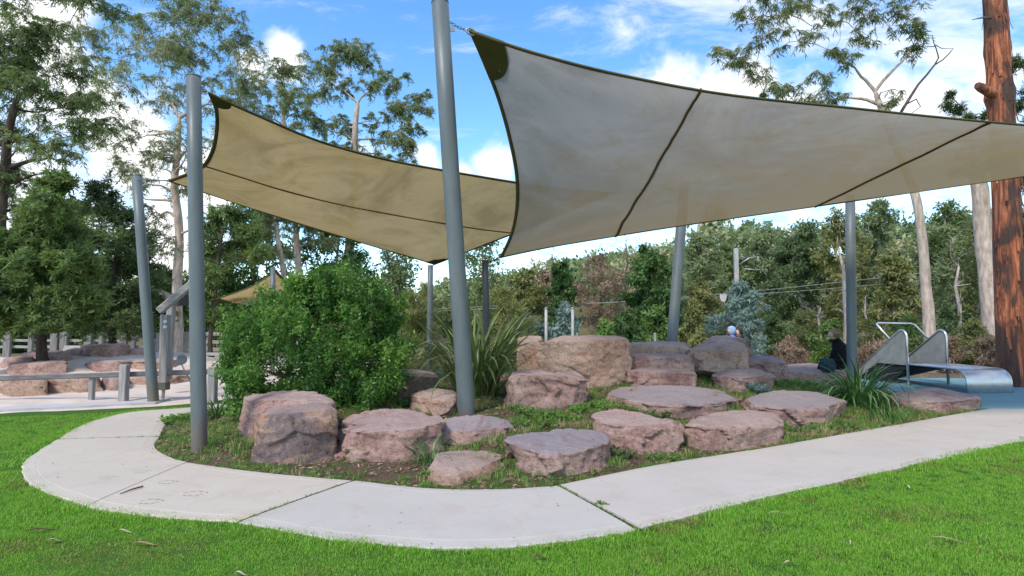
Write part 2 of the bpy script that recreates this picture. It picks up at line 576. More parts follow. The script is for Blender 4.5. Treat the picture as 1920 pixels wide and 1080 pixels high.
M['post'] = mk_post('painted_steel', (0.090, 0.108, 0.112))
M['post_dark'] = mk_post('painted_steel_dark', (0.03, 0.033, 0.038))
M['galv'] = simple('galvanised', (0.42, 0.42, 0.42), (0.28, 0.28, 0.29), 9, 0.45, 0.8)
M['chain'] = simple('chain_steel', (0.22, 0.22, 0.22), (0.12, 0.12, 0.12), 20, 0.4, 0.9)


def mk_steel(name, base, rough):
    t = NT(name)
    v = t.pos((1, 1, 1))
    a = t.noise(v, 3.0, 6, 0.7, 1.0)
    c = t.ramp(a, [(0.35, tuple(x * 0.78 for x in base)), (0.65, base)])
    r = t.math('ADD', t.math('MULTIPLY', a, 0.25), rough)
    t.principled(Base_Color=c, Roughness=r, Metallic=0.9, Normal=t.bump(t.noise(t.pos((60, 60, 2)), 4, 3), 0.04, 0.01))
    return t.m


M['steel'] = mk_steel('stainless', (0.62, 0.62, 0.63), 0.22)
M['steel_panel'] = mk_steel('brushed_panel', (0.52, 0.50, 0.46), 0.5)
M['under_shadow'] = simple('underside_shadow_black', (0.012, 0.012, 0.013), (0.02, 0.02, 0.022), 10, 0.7)  # shade under the slide ramp, put into a black colour


def mk_cloth(name, c, c2, porosity, transl, low=None):
    t = NT(name)
    v = t.pos()
    a = t.noise(v, 0.55, 7, 0.62, 1.4)
    w = t.noise(t.pos((1, 1, 14)), 6.0, 4, 0.7)
    mould = t.noise(v, 1.7, 9, 0.7, 0.8)
    cc = t.ramp(a, [(0.36, c2), (0.54, c), (0.72, tuple(x * 1.10 for x in c))])
    cc = t.mix(t.ramp(mould, [(0.56, (0,) * 3), (0.78, (0.4,) * 3)]), cc, tuple(x * 0.5 for x in c2))
    cc = t.mix(t.math('MULTIPLY', w, 0.16), cc, tuple(x * 0.7 for x in c2))
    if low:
        # painted light: tan takes over from sky-grey towards the far and right ends
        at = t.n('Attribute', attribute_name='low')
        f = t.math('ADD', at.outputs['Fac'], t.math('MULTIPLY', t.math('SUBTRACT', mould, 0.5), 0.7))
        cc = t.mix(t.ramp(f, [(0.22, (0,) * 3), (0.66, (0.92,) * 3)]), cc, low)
    d = t.n('BsdfDiffuse'); t.set(d.inputs[0], cc)
    tl = t.n('BsdfTranslucent'); t.set(tl.inputs[0], cc)
    tp = t.n('BsdfTransparent')
    m1 = t.n('MixShader'); m1.inputs[0].default_value = transl
    m2 = t.n('MixShader'); m2.inputs[0].default_value = porosity
    t.t.links.new(d.outputs[0], m1.inputs[1]); t.t.links.new(tl.outputs[0], m1.inputs[2])
    t.t.links.new(m1.outputs[0], m2.inputs[1]); t.t.links.new(tp.outputs[0], m2.inputs[2])
    t.t.links.new(m2.outputs[0], t.out.inputs[0])
    return t.m


M['cloth_a'] = mk_cloth('shade_cloth_sky_grey', (0.345, 0.325, 0.285), (0.265, 0.245, 0.205), 0.02, 0.50, (0.300, 0.228, 0.118))  # grey stands in for sky seen through the same tan cloth
M['cloth_b'] = mk_cloth('shade_cloth_sand', (0.415, 0.312, 0.145), (0.295, 0.218, 0.090), 0.012, 0.50)
M['hem'] = mk_cloth('hem_webbing', (0.17, 0.155, 0.08), (0.12, 0.11, 0.055), 0.0, 0.4)
M['seam'] = mk_cloth('seam_tape', (0.235, 0.175, 0.09), (0.19, 0.14, 0.07), 0.0, 0.5)
M['patch'] = mk_cloth('corner_patch', (0.13, 0.125, 0.05), (0.09, 0.088, 0.036), 0.0, 0.35)
M['timber'] = simple('weathered_timber', (0.34, 0.32, 0.31), (0.20, 0.185, 0.18), 2, 0.9, bump=0.4, bdist=0.01, stretch=(9, 9, 0.8))
M['timber_mid'] = simple('weathered_timber_mid', (0.22, 0.21, 0.205), (0.13, 0.12, 0.12), 2, 0.9, bump=0.4, bdist=0.01, stretch=(9, 9, 0.8))
M['timber_rail'] = simple('weathered_timber_rail', (0.34, 0.32, 0.31), (0.20, 0.185, 0.18), 2, 0.9, bump=0.4, bdist=0.01, stretch=(0.8, 9, 9))
M['timber_dark'] = simple('weathered_rail', (0.17, 0.165, 0.165), (0.10, 0.095, 0.095), 3, 0.9, bump=0.4, bdist=0.01, stretch=(1, 9, 9))
M['white_mark'] = simple('white_plug', (0.75, 0.75, 0.74), (0.65, 0.65, 0.65), 9, 0.5)
M['conc_post'] = simple('concrete_post', (0.42, 0.41, 0.39), (0.30, 0.29, 0.28), 3, 0.9)
M['wire'] = simple('wire', (0.30, 0.30, 0.30), (0.25, 0.25, 0.25), 3, 0.6, 0.3)
M['skin'] = simple('skin', (0.55, 0.33, 0.25), (0.50, 0.29, 0.22), 9, 0.55)
M['hair'] = simple('hair_blond', (0.30, 0.22, 0.125), (0.16, 0.11, 0.06), 30, 0.6)
M['hair_dark'] = simple('hair_dark', (0.02, 0.016, 0.014), (0.03, 0.024, 0.02), 30, 0.5)
M['black_coat'] = simple('black_coat', (0.010, 0.010, 0.011), (0.018, 0.018, 0.02), 12, 0.95, bump=0.3, bdist=0.02, spec=0.1)
M['bag'] = simple('bag_teal', (0.012, 0.035, 0.040), (0.022, 0.055, 0.060), 12, 0.8, bump=0.4, bdist=0.02)
M['blue_hood'] = simple('blue_hood', (0.09, 0.33, 0.72), (0.07, 0.27, 0.62), 8, 0.8)
M['pale_hood'] = simple('pale_hood', (0.30, 0.42, 0.62), (0.20, 0.34, 0.58), 20, 0.9)
M['house_wall'] = simple('house_wall', (0.36, 0.33, 0.29), (0.30, 0.27, 0.24), 3, 0.9)
M['house_roof'] = simple('house_roof', (0.34, 0.35, 0.37), (0.28, 0.29, 0.31), 3, 0.6)
M['glass'] = simple('window_glass', (0.04, 0.05, 0.06), (0.06, 0.07, 0.08), 3, 0.1)
M['sign'] = simple('sign_back', (0.50, 0.44, 0.45), (0.42, 0.38, 0.38), 6, 0.5, 0.2)
M['dead_leaf'] = simple('dead_leaf', (0.40, 0.28, 0.17), (0.28, 0.18, 0.10), 12, 0.8)
M['dead_leaf_dark'] = simple('dead_leaf_dark', (0.12, 0.06, 0.035), (0.07, 0.04, 0.025), 12, 0.8)
M['dead_leaf_pale'] = simple('dead_leaf_pale', (0.50, 0.43, 0.31), (0.38, 0.31, 0.21), 12, 0.8)

# ------------------------------------------------------------------ ground plan (all on z = 0)
O_PX = [(520, 752), (440, 757), (345, 767), (250, 774), (190, 787), (150, 801), (106, 827), (70, 850), (48, 868), (40, 884), (50, 904), (80, 925), (165, 953),
        (300, 973), (447, 984), (560, 1006), (650, 1020), (780, 1031), (900, 1033), (1000, 1027), (1100, 1014), (1196, 997), (1400, 945),
        (1606, 899), (1760, 863), (1882, 836), (2010, 812), (2140, 795)]
I_PX = [(520, 760), (450, 764), (372, 772), (330, 784), (312, 797), (303, 812), (299, 822), (292, 832), (290, 838), (293, 845), (302, 852), (318, 860), (352, 870),
        (490, 889), (664, 905), (740, 914), (810, 920), (880, 922), (950, 921), (1000, 918), (1030, 916), (1046, 914), (1230, 876),
        (1402, 848), (1560, 820), (1702, 795), (1850, 769), (1990, 750)]
OUT = [G(*p) for p in O_PX]
INN = [G(*p) for p in I_PX]
JOINTS = [0, 6, 12, 14, 21, 23, 25, 27]       # stations where the slabs meet

BED = np.array([(p.x, p.y) for p in INN[1:-1]] + [(8.9, 12.6), (8.9, 15.5), (7.5, 18.0), (3, 19.0), (-2, 18.5), (-5.0, 15.5), (-5.6, 13)])
SAND = np.array([(G(-120, 783).x, G(-120, 783).y), (G(0, 777).x, G(0, 777).y), (G(150, 770).x, G(150, 770).y), (G(300, 762).x, G(300, 762).y),
                 (G(420, 752).x, G(420, 752).y), (-5.0, 17), (-5.5, 26), (-12, 30), (-26, 30), (-26, 12)])


def signed_dist(poly, X, Y):
    """positive inside"""
    X = np.asarray(X, float); Y = np.asarray(Y, float)
    dm = np.full(X.shape, 1e9); ins = np.zeros(X.shape, bool)
    n = len(poly)
    for i in range(n):
        ax, ay = poly[i]; bx, by = poly[(i + 1) % n]
        ex, ey = bx - ax, by - ay
        t = np.clip(((X - ax) * ex + (Y - ay) * ey) / (ex * ex + ey * ey + 1e-12), 0, 1)
        dm = np.minimum(dm, (X - ax - t * ex) ** 2 + (Y - ay - t * ey) ** 2)
        c = ((ay > Y) != (by > Y))
        with np.errstate(divide='ignore', invalid='ignore'):
            xi = (bx - ax) * (Y - ay) / (by - ay + 1e-12) + ax
        ins ^= c & (X < xi)
    d = np.sqrt(dm)
    return np.where(ins, d, -d)


def sst(a, b, x):
    t = np.clip((x - a) / (b - a), 0, 1)
    return t * t * (3 - 2 * t)


def H_bed(X, Y):
    d = signed_dist(BED, X, Y)
    wob = 0.025 * np.sin(X * 3.1 + Y * 1.7) + 0.02 * np.sin(X * 5.3 - Y * 4.1)
    z = 0.03 * sst(0, 0.25, d) + 0.30 * sst(0.2, 2.7, d) + 0.14 * sst(2.2, 5.2, d) + wob * sst(0, 1, d)
    return np.where(d > 0, z, np.maximum(-0.06, d * 0.5))


def H_sand(X, Y):
    d = signed_dist(SAND, X, Y)
    z = 0.02 + 0.72 * np.exp(-(((X + 12.0) / 4.5) ** 2 + ((Y - 19.0) / 3.6) ** 2)) + 0.015 * np.sin(X * 4 + Y * 2.3) * np.sin(Y * 3.7 - X)
    return np.where(d > 0, z * sst(-0.1, 0.6, d), np.maximum(-0.06, d * 0.5))


def H(x, y):
    a = np.array([x]); b = np.array([y])
    return float(max(0.0, H_bed(a, b)[0], H_sand(a, b)[0]))


def Hs(X, Y):
    return np.maximum(0.0, np.maximum(H_bed(X, Y), H_sand(X, Y)))


TS = np.concatenate([np.linspace(3, 20, 500), np.linspace(20.1, 60, 200)])


def GT(x, y, fn=None):
    """march the photo ray to the terrain"""
    d = ray(x, y)
    Z = CAMH + d.z * TS
    k = np.nonzero(Z <= Hs(d.x * TS, d.y * TS))[0]
    t = TS[k[0]] if len(k) else 40.0
    return Vector((0, 0, CAMH)) + d * float(t)


def hill(X, Y):
    """wooded slope far behind on the right"""
    X = np.asarray(X, float); Y = np.asarray(Y, float)
    s = sst(42, 120, Y) * 15.0 * sst(-25, 30, X - 0.05 * Y)
    return s + np.where(Y > 45, 0.5 * np.sin(X * 0.13) * np.sin(Y * 0.11), 0)


def grid_mesh(name, xs, ys, fn, m, kind='structure', drop=None):
    X, Y = np.meshgrid(xs, ys)
    Z = fn(X, Y)
    V = np.stack([X.ravel(), Y.ravel(), Z.ravel()], 1)
    nx, ny = len(xs), len(ys)
    i = np.arange((ny - 1) * (nx - 1)); r_, c_ = i // (nx - 1), i % (nx - 1)
    a = r_ * nx + c_
    Fq = np.stack([a, a + 1, a + nx + 1, a + nx], 1)
    if drop is not None:
        keep = ~np.all(Z.ravel()[Fq] < drop, axis=1)
        Fq = Fq[keep]
        used = np.unique(Fq); mp = np.zeros(len(V), int); mp[used] = np.arange(len(used))
        V = V[used]; Fq = mp[Fq]
    o = np_mesh(name, V, Fq, 4, m, smooth=True)
    tag(o, kind=kind)
    return o


def spread(a, b, n, p=2.2):
    t = np.linspace(-1, 1, n)
    s = np.sign(t) * np.abs(t) ** p
    return a + (b - a) * (s + 1) / 2


def H_ground(X, Y):
    return hill(X, Y) - 0.0 + 0.012 * np.sin(X * 0.9) * np.sin(Y * 1.1) * (np.abs(Y) < 14)


ground = grid_mesh('ground', spread(-900, 900, 181), np.concatenate([np.linspace(-60, 0, 8)[:-1], np.linspace(0, 140, 141), np.linspace(150, 1100, 20)]), H_ground, M['ground'])
bed = grid_mesh('garden_bed', np.arange(-6.6, 10.2, 0.10), np.arange(5.2, 19.6, 0.10), H_bed, M['soil'], drop=-0.045)
sandpit = grid_mesh('sand', np.arange(-26.4, -4.4, 0.16), np.arange(9.6, 30.4, 0.16), lambda X, Y: H_sand(X, Y), M['sand'], drop=-0.045)


def flat_sheet(name, poly, z, m, thick=0.06):
    bm = bmesh.new()
    top = [bm.verts.new((p[0], p[1], z)) for p in poly]
    bot = [bm.verts.new((p[0], p[1], z - thick)) for p in poly]
    bm.faces.new(top)
    n = len(poly)
    for i in range(n):
        bm.faces.new((top[i], bot[i], bot[(i + 1) % n], top[(i + 1) % n]))
    bmesh.ops.recalc_face_normals(bm, faces=bm.faces)
    me = bpy.data.meshes.new(name); bm.to_mesh(me); bm.free()
    o = link(name, me, m)
    return o


# concrete footpath: one slab per bay, open joints between them
path = empty('footpath', (0, 0, 0), kind='structure')


def catm(pts, k):
    out = []
    n = len(pts)
    for i in range(n - 1):
        p0, p1, p2, p3 = pts[max(i - 1, 0)], pts[i], pts[i + 1], pts[min(i + 2, n - 1)]
        for j in range(k):
            t = j / k
            out.append(0.5 * ((2 * p1) + (p2 - p0) * t + (2 * p0 - 5 * p1 + 4 * p2 - p3) * t * t + (3 * p1 - p0 - 3 * p2 + p3) * t ** 3))
    out.append(pts[-1])
    return out


KS = 5
OUTS, INNS = catm(OUT, KS), catm(INN, KS)
gaps = {0: 0, 6: 0.075, 12: 0.0015, 14: 0.036, 21: 0.040, 23: 0.010, 25: 0.006, 27: 0}
slab_mats = ['conc_cream', 'conc_cream', 'conc_cream', 'conc_grey', 'conc_pink', 'conc_pink', 'conc_pink']
for si in range(len(JOINTS) - 1):
    a, b = JOINTS[si] * KS, JOINTS[si + 1] * KS
    bm = bmesh.new()
    rows = []
    ga, gb = gaps[JOINTS[si]] / 2, gaps[JOINTS[si + 1]] / 2
    for i in range(a, b + 1):
        o_, i_ = OUTS[i].copy(), INNS[i].copy()
        if i == a:
            o_ += (OUTS[i + 1] - o_).normalized() * ga; i_ += (INNS[i + 1] - i_).normalized() * ga
        if i == b:
            o_ += (OUTS[i - 1] - o_).normalized() * gb; i_ += (INNS[i - 1] - i_).normalized() * gb
        # slightly ragged cast edge
        o_ += Vector((random.uniform(-1, 1), random.uniform(-1, 1), 0)) * 0.012
        prof = []
        for f, z in ((0, -0.05), (0, 0.016), (0.008, 0.024), (0.085, 0.0285), (0.09, 0.0262), (0.096, 0.0292), (0.35, 0.03), (0.65, 0.03), (0.904, 0.0292), (0.91, 0.0262), (0.915, 0.0285), (0.992, 0.024), (1, 0.016), (1, -0.05)):
            p = o_.lerp(i_, f)
            prof.append(bm.verts.new((p.x, p.y, z + 0.003 * math.sin(si * 2.1))))
        rows.append(prof)
    for r0, r1 in zip(rows[:-1], rows[1:]):
        for k in range(13):
            bm.faces.new((r0[k], r0[k + 1], r1[k + 1], r1[k]))
    bm.faces.new(rows[0]); bm.faces.new(rows[-1])
    bmesh.ops.recalc_face_normals(bm, faces=bm.faces)
    me = bpy.data.meshes.new('slab'); bm.to_mesh(me); bm.free()
    link('slab', me, M[slab_mats[si]], path)
# dirt that fills the joints
joint_fill = MB()
for j in JOINTS[1:-1]:
    i = j * KS
    a, b = OUTS[i], INNS[i]
    d = (b - a).normalized(); n = Vector((-d.y, d.x, 0)) * 0.06
    z = Vector((0, 0, 0.013))
    joint_fill.add([a - n + z, a + n + z, b + n + z, b - n + z], [(0, 1, 2, 3)])
tag(joint_fill.build('joint_soil', M['soil'], path), kind='stuff')

PATHPOLY = np.array([(p.x, p.y) for p in OUTS] + [(p.x, p.y) for p in reversed(INNS)])

rubber = flat_sheet('rubber_surface', [(8.75, 11.35), (9.4, 11.2), (11.4, 11.35), (16, 12.0), (18, 16.5), (12.5, 17.5), (9.3, 17.0), (8.95, 14.2)], 0.05, M['rubber'])
tag(rubber, kind='structure')
strip_pts = [G(-120, 781), G(0, 774), G(150, 767), G(290, 759)]
pp = [(p.x, p.y + 0.02) for p in strip_pts] + [(p.x, p.y + 0.55) for p in reversed(strip_pts)]
edge = flat_sheet('rubber_edging', pp, 0.055, simple('edging_pale', (0.46, 0.44, 0.43), (0.38, 0.37, 0.37), 5, 0.9), 0.1)
tag(edge, kind='structure')
mulch = flat_sheet('mulch_strip', [(10.2, 17.8), (14, 18.2), (24, 19), (28, 26), (12, 25), (7, 20.5)], 0.015, M['bark_mulch'], 0.05)
tag(mulch, kind='structure')

# ------------------------------------------------------------------ boulders


def quad3(p, u):
    a, b, c = p
    # through three points at 0, .5, 1
    return a * ((1 - u) * (1 - 2 * u)) + b * (4 * u * (1 - u)) + c * (u * (2 * u - 1))


def cube_grid(n):
    V = {}; vs = []; fs = []

    def vid(p):
        k = tuple(round(c * 1000) for c in p)
        if k not in V:
            V[k] = len(vs); vs.append(p)
        return V[k]
    lin = [-1 + 2 * i / n for i in range(n + 1)]
    for ax in range(3):
        for sg in (-1, 1):
            for i in range(n):
                for j in range(n):
                    q = []
                    for (a, b) in ((i, j), (i + 1, j), (i + 1, j + 1), (i, j + 1)):
                        p = [0, 0, 0]; p[ax] = sg; p[(ax + 1) % 3] = lin[a]; p[(ax + 2) % 3] = lin[b]
                        q.append(vid(tuple(p)))
                    fs.append(tuple(q) if sg > 0 else tuple(reversed(q)))
    return np.array(vs), fs


CG = {n: cube_grid(n) for n in (12, 42)}


def boulder(B, Fp, K, mat, label, group=None, n=42, fn=None, maxdep=1.3, p=22.0, amp=0.8, Y0=None, name='boulder', sink=0.2, cat='boulder', tilt=0.0):
    fn = fn or H
    base = [GT(x, y, fn) for (x, y) in B]
    ym = base[1].y if Y0 is None else Y0
    base2 = []
    for (x, y), b in zip(B, base):
        yy = ym if Y0 is not None else min(max(b.y, ym - 0.35), ym + 0.75)
        base2.append(D(x, y, yy))
    front = [D(x, y, b.y + 0.05 + 0.10 * random.random()) for (x, y), b in zip(Fp, base2)]
    zt = sum(v.z for v in front) / 3
    back = []
    for (x, y), f in zip(K, front):
        d = ray(x, y)
        if d.z < -0.004: yy = (f.z + tilt - CAMH) / d.z * d.y
        else: yy = f.y + maxdep
        yy = min(max(yy, f.y + 0.35), f.y + maxdep)
        back.append(D(x, y, yy))
    fb = [Vector((v.x, v.y, v.z - sink)) for v in base2]
    bb = []
    for k in back:
        g = fn(k.x, k.y + 0.1)
        bb.append(Vector((k.x, k.y + 0.08, min(g, k.z - 0.12) - sink)))
    vs, fs = CG[n]
    sd = random.uniform(0, 100)
    nrm = (np.abs(vs) ** p).sum(1) ** (1 / p)
    s = vs / nrm[:, None]
    s = s * np.array([1.075, 1.03, 1.02])
    s[:, 2] = np.where(s[:, 2] < 0, np.maximum(s[:, 2], -1.0), s[:, 2])
    low_ = np.clip(-s[:, 2], 0, 1)[:, None]
    nr2 = (np.abs(vs[:, :2]) ** p).sum(1) ** (1 / p)
    s[:, :2] = s[:, :2] * (1 - low_) + low_ * 1.03 * vs[:, :2] / np.maximum(nr2, 1.0)[:, None]
    U = (s + 1) / 2
    size = max((front[2] - front[0]).length, 0.4)
    ht = max(zt - base2[1].z, 0.15)
    cx = sum((Vector(v) for v in front + back), Vector()) / 6
    out = []
    sc = 1.0
    planes = []
    for k in range(10):
        nn = Vector((random.gauss(0, 1), random.gauss(-0.2, 1), abs(random.gauss(0.3, 0.4)))).normalized()
        # never cut the seat of the block away, only its upper edges and corners
        planes.append((nn, random.uniform(0.80, 0.95) * (abs(nn.x) + abs(nn.y) + abs(nn.z)) if abs(nn.z) > 0.15 else random.uniform(1.06, 1.3)))
    for (sv, (u, v, w)) in zip(s, U):
        # flat broken faces cut off the block
        q = Vector(sv)
        for nn, dd in planes:
            e = q.dot(nn) - dd
            if e > 0: q -= nn * e * 0.97
        u, v, w = (q.x + 1) / 2, (q.y + 1) / 2, (q.z + 1) / 2
        P00, P01 = quad3(fb, u), quad3(bb, u)
        P10, P11 = quad3(front, u), quad3(back, u)
        lo = P00.lerp(P01, v); hi = P10.lerp(P11, v)
        pt = lo.lerp(hi, w)
        side = Vector((pt.x - cx.x, pt.y - cx.y, 0))
        if side.length > 1e-4: side.normalize()
        nv = Vector((pt.x * 1.7 + sd, pt.y * 1.7, pt.z * 1.7))
        f1 = mnoise.fractal(nv * 1.1, 1.0, 2.0, 3)
        wob = Vector((f1, mnoise.noise(nv * 2.3 + Vector((9, 0, 0))), mnoise.noise(nv * 2.3 + Vector((0, 7, 0)))))
        # fractured faces: every Voronoi piece is a plane of its own, set back and tilted a little
        vd, vp = mnoise.voronoi(Vector((pt.x * 2.6 + sd, pt.y * 2.6, pt.z * 3.2)) + wob * 0.22)
        hsh = mnoise.cell_vector(vp[0] * 7.31)
        loc = Vector((pt.x * 2.6 + sd, pt.y * 2.6, pt.z * 3.2)) - vp[0]
        face = (hsh.x - 0.5) * 0.075 + (hsh - Vector((0.5, 0.5, 0.5))).dot(loc) * 0.13
        vd2, vp2 = mnoise.voronoi(Vector((pt.x * 7.5 + sd, pt.y * 7.5, pt.z * 8.5)) + wob * 0.3)
        h2 = mnoise.cell_vector(vp2[0] * 5.17)
        face2 = (h2.x - 0.5) * 0.016 + (h2 - Vector((0.5, 0.5, 0.5))).dot(Vector((pt.x * 7.5 + sd, pt.y * 7.5, pt.z * 8.5)) - vp2[0]) * 0.03
        led = mnoise.noise(Vector((sd, sd * 0.3 + pt.x * 0.4 + f1 * 0.2, pt.z * 6.0)))
        led = max(-1.0, min(1.0, led * 7))
        isside = 1.0 - max(0.0, min(1.0, (w - 0.93) / 0.06))
        a = amp * min(size, 1.2)
        f2 = mnoise.fractal(nv * 5.5, 0.7, 2.2, 5)
        pt = pt + side * a * (0.012 * f1 + isside * (0.010 * led + face + face2) + 0.010 * f2)
        pt.z += a * (0.006 * f1 + 0.005 * f2 + (1 - isside) * (0.35 * face + 0.5 * face2))
        out.append(pt)
    org = Vector((cx.x, cx.y, min(v.z for v in base2)))
    me = bpy.data.meshes.new(name)
    me.from_pydata([tuple(q - org) for q in out], [], fs)
    me.polygons.foreach_set('use_smooth', [True] * len(me.polygons))
    me.update()
    o = link(name, me, M[mat])
    o.location = org
    tag(o, label, cat, group)
    return o


GB = 'sandstone boulders terracing the garden bed'
ROCKS = [
    ([(452, 822), (510, 838), (612, 838)], [(450, 756), (530, 752), (625, 760)], [(468, 739), (540, 735), (614, 738)], 'rock_red', 'pinkish boulder behind the tallest grey-stained block at the left end of the bed', dict(maxdep=0.9)),
    ([(478, 868), (550, 873), (628, 862)], [(480, 779), (550, 775), (629, 770)], [(492, 768), (560, 758), (622, 754)], 'rock_stain', 'tall squarish grey-stained boulder with an orange patch at the left end of the bed', dict(maxdep=0.6, p=26, amp=0.5)),
    ([(628, 858), (720, 868), (826, 848)], [(627, 800), (720, 801), (828, 787)], [(652, 775), (720, 768), (802, 768)], 'rock_red', 'long maroon boulder with broken front face right of the tall grey-stained block', dict(maxdep=1.0)),
    ([(832, 838), (890, 834), (962, 812)], [(831, 812), (890, 812), (965, 795)], [(831, 781), (890, 778), (950, 784)], 'rock_grey', 'low flat purple-topped boulder at the foot of the tall grey post', dict(maxdep=1.2, tilt=0.19)),
    ([(812, 905), (870, 909), (940, 885)], [(808, 874), (870, 882), (943, 862)], [(824, 848), (880, 841), (936, 845)], 'rock_tan', 'small flat cream boulder lying nearest the path edge', dict(maxdep=0.8, tilt=0.04)),
    ([(985, 878), (1050, 897), (1153, 883)], [(944, 828), (1032, 848), (1151, 834)], [(962, 812), (1040, 803), (1122, 804)], 'rock_grey', 'boulder with smooth slate-grey top and slanting left side beside the small cream boulder', dict(maxdep=1.2)),
    ([(1122, 818), (1180, 849), (1269, 846)], [(1107, 783), (1170, 800), (1270, 794)], [(1124, 769), (1180, 770), (1258, 785)], 'rock_red', 'pink boulder with a scooped round front below the broad stone step', dict(maxdep=0.8)),
    ([(1278, 835), (1350, 850), (1463, 833)], [(1273, 797), (1350, 801), (1464, 787)], [(1292, 785), (1360, 772), (1440, 769)], 'rock_red', 'wide rounded boulder with dark front beside the straight stretch of path', dict(maxdep=1.1)),
    ([(1150, 752), (1275, 786), (1384, 768)], [(1142, 738), (1270, 758), (1386, 751)], [(1160, 724), (1270, 722), (1372, 736)], 'rock_grey', 'broad low grey slab forming the bottom step of the boulder stair', dict(maxdep=1.4, p=26)),
    ([(1420, 776), (1495, 804), (1590, 793)], [(1393, 753), (1480, 766), (1590, 758)], [(1410, 742), (1490, 733), (1562, 741)], 'rock_grey', 'low sloping boulder left of the large strappy clump', dict(maxdep=1.2)),
    ([(1690, 766), (1750, 777), (1830, 762)], [(1666, 746), (1740, 753), (1832, 746)], [(1682, 731), (1740, 726), (1802, 734)], 'rock_red', 'low flat boulder beside the blue rubber at the end of the bed', dict(maxdep=1.2)),
    ([(950, 766), (1010, 769), (1097, 762)], [(944, 709), (1020, 706), (1101, 716)], [(950, 697), (1020, 693), (1082, 697)], 'rock_red', 'squat rounded block right of the flax clump', dict(maxdep=0.9)),
    ([(1022, 708), (1100, 723), (1177, 722)], [(1006, 640), (1090, 639), (1177, 640)], [(1020, 630), (1100, 629), (1168, 631)], 'rock_tan', 'tallest orange-tan slab standing upright at the back of the bed', dict(maxdep=0.7, p=30, Y0=11.4, amp=0.5)),
    ([(972, 696), (995, 700), (1018, 698)], [(970, 640), (995, 639), (1016, 640)], [(974, 631), (995, 630), (1014, 631)], 'rock_tan', 'narrow tan slab half hidden between the flax and the tallest slab', dict(maxdep=0.5, Y0=11.7, amp=0.5, p=30)),
    ([(1178, 692), (1240, 696), (1299, 694)], [(1176, 669), (1240, 670), (1300, 673)], [(1180, 663), (1240, 662), (1292, 665)], 'rock_red', 'upper maroon stone step next to the tallest slab', dict(maxdep=0.6, Y0=11.9, amp=0.5, p=30)),
    ([(1181, 720), (1240, 724), (1302, 721)], [(1179, 698), (1240, 698), (1302, 702)], [(1184, 691), (1240, 690), (1299, 693)], 'rock_red', 'lower maroon stone step next to the tallest slab', dict(maxdep=0.7, Y0=11.2, amp=0.5, p=30)),
    ([(1178, 667), (1230, 670), (1288, 667)], [(1176, 647), (1230, 647), (1289, 650)], [(1180, 640), (1230, 639), (1284, 642)], 'rock_tan', 'pale stone block topping the boulder stair', dict(maxdep=0.7, Y0=12.7, amp=0.5, p=30)),
    ([(1302, 672), (1350, 681), (1400, 681)], [(1284, 652), (1340, 656), (1400, 655)], [(1294, 642), (1340, 640), (1392, 644)], 'rock_tan', 'tan boulder with overhanging lip in front of the domed back boulder', dict(maxdep=0.8, Y0=12.3)),
    ([(1306, 670), (1360, 672), (1422, 672)], [(1312, 642), (1360, 636), (1414, 646)], [(1326, 630), (1360, 626), (1400, 632)], 'rock_red', 'domed back boulder that the child in blue sits behind', dict(maxdep=0.7, Y0=13.3, p=4)),
    ([(1346, 728), (1390, 736), (1446, 724)], [(1335, 706), (1390, 709), (1449, 705)], [(1344, 693), (1390, 691), (1436, 695)], 'rock_red', 'solitary pink boulder on the weedy slope between the steps and the strappy clump', dict(maxdep=0.9)),
    ([(1398, 692), (1440, 697), (1477, 694)], [(1394, 677), (1440, 678), (1477, 682)], [(1400, 669), (1432, 667), (1468, 674)], 'rock_grey', 'flat pale boulder low beside the tan overhanging boulder', dict(maxdep=0.9, Y0=12.6)),
    ([(1474, 706), (1540, 714), (1606, 712)], [(1468, 695), (1530, 699), (1608, 700)], [(1478, 683), (1530, 681), (1600, 687)], 'rock_tan', 'flat pale boulder carrying the dark bag and seated woman', dict(maxdep=1.3, Y0=13.4)),
    ([(740, 736), (775, 739), (816, 727)], [(732, 706), (775, 705), (820, 710)], [(744, 695), (780, 692), (812, 697)], 'rock_tan', 'pale orange boulder tucked against the right side of the large bush', dict(maxdep=0.8, Y0=10.2)),
    ([(778, 772), (820, 781), (859, 776)], [(768, 746), (820, 749), (860, 746)], [(774, 732), (815, 728), (852, 733)], 'rock_tan', 'small orange boulder left of the tall grey post', dict(maxdep=0.8)),
]
bould = []
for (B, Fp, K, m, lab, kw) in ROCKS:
    bould.append(boulder(B, Fp, K, m, lab, GB, **kw))

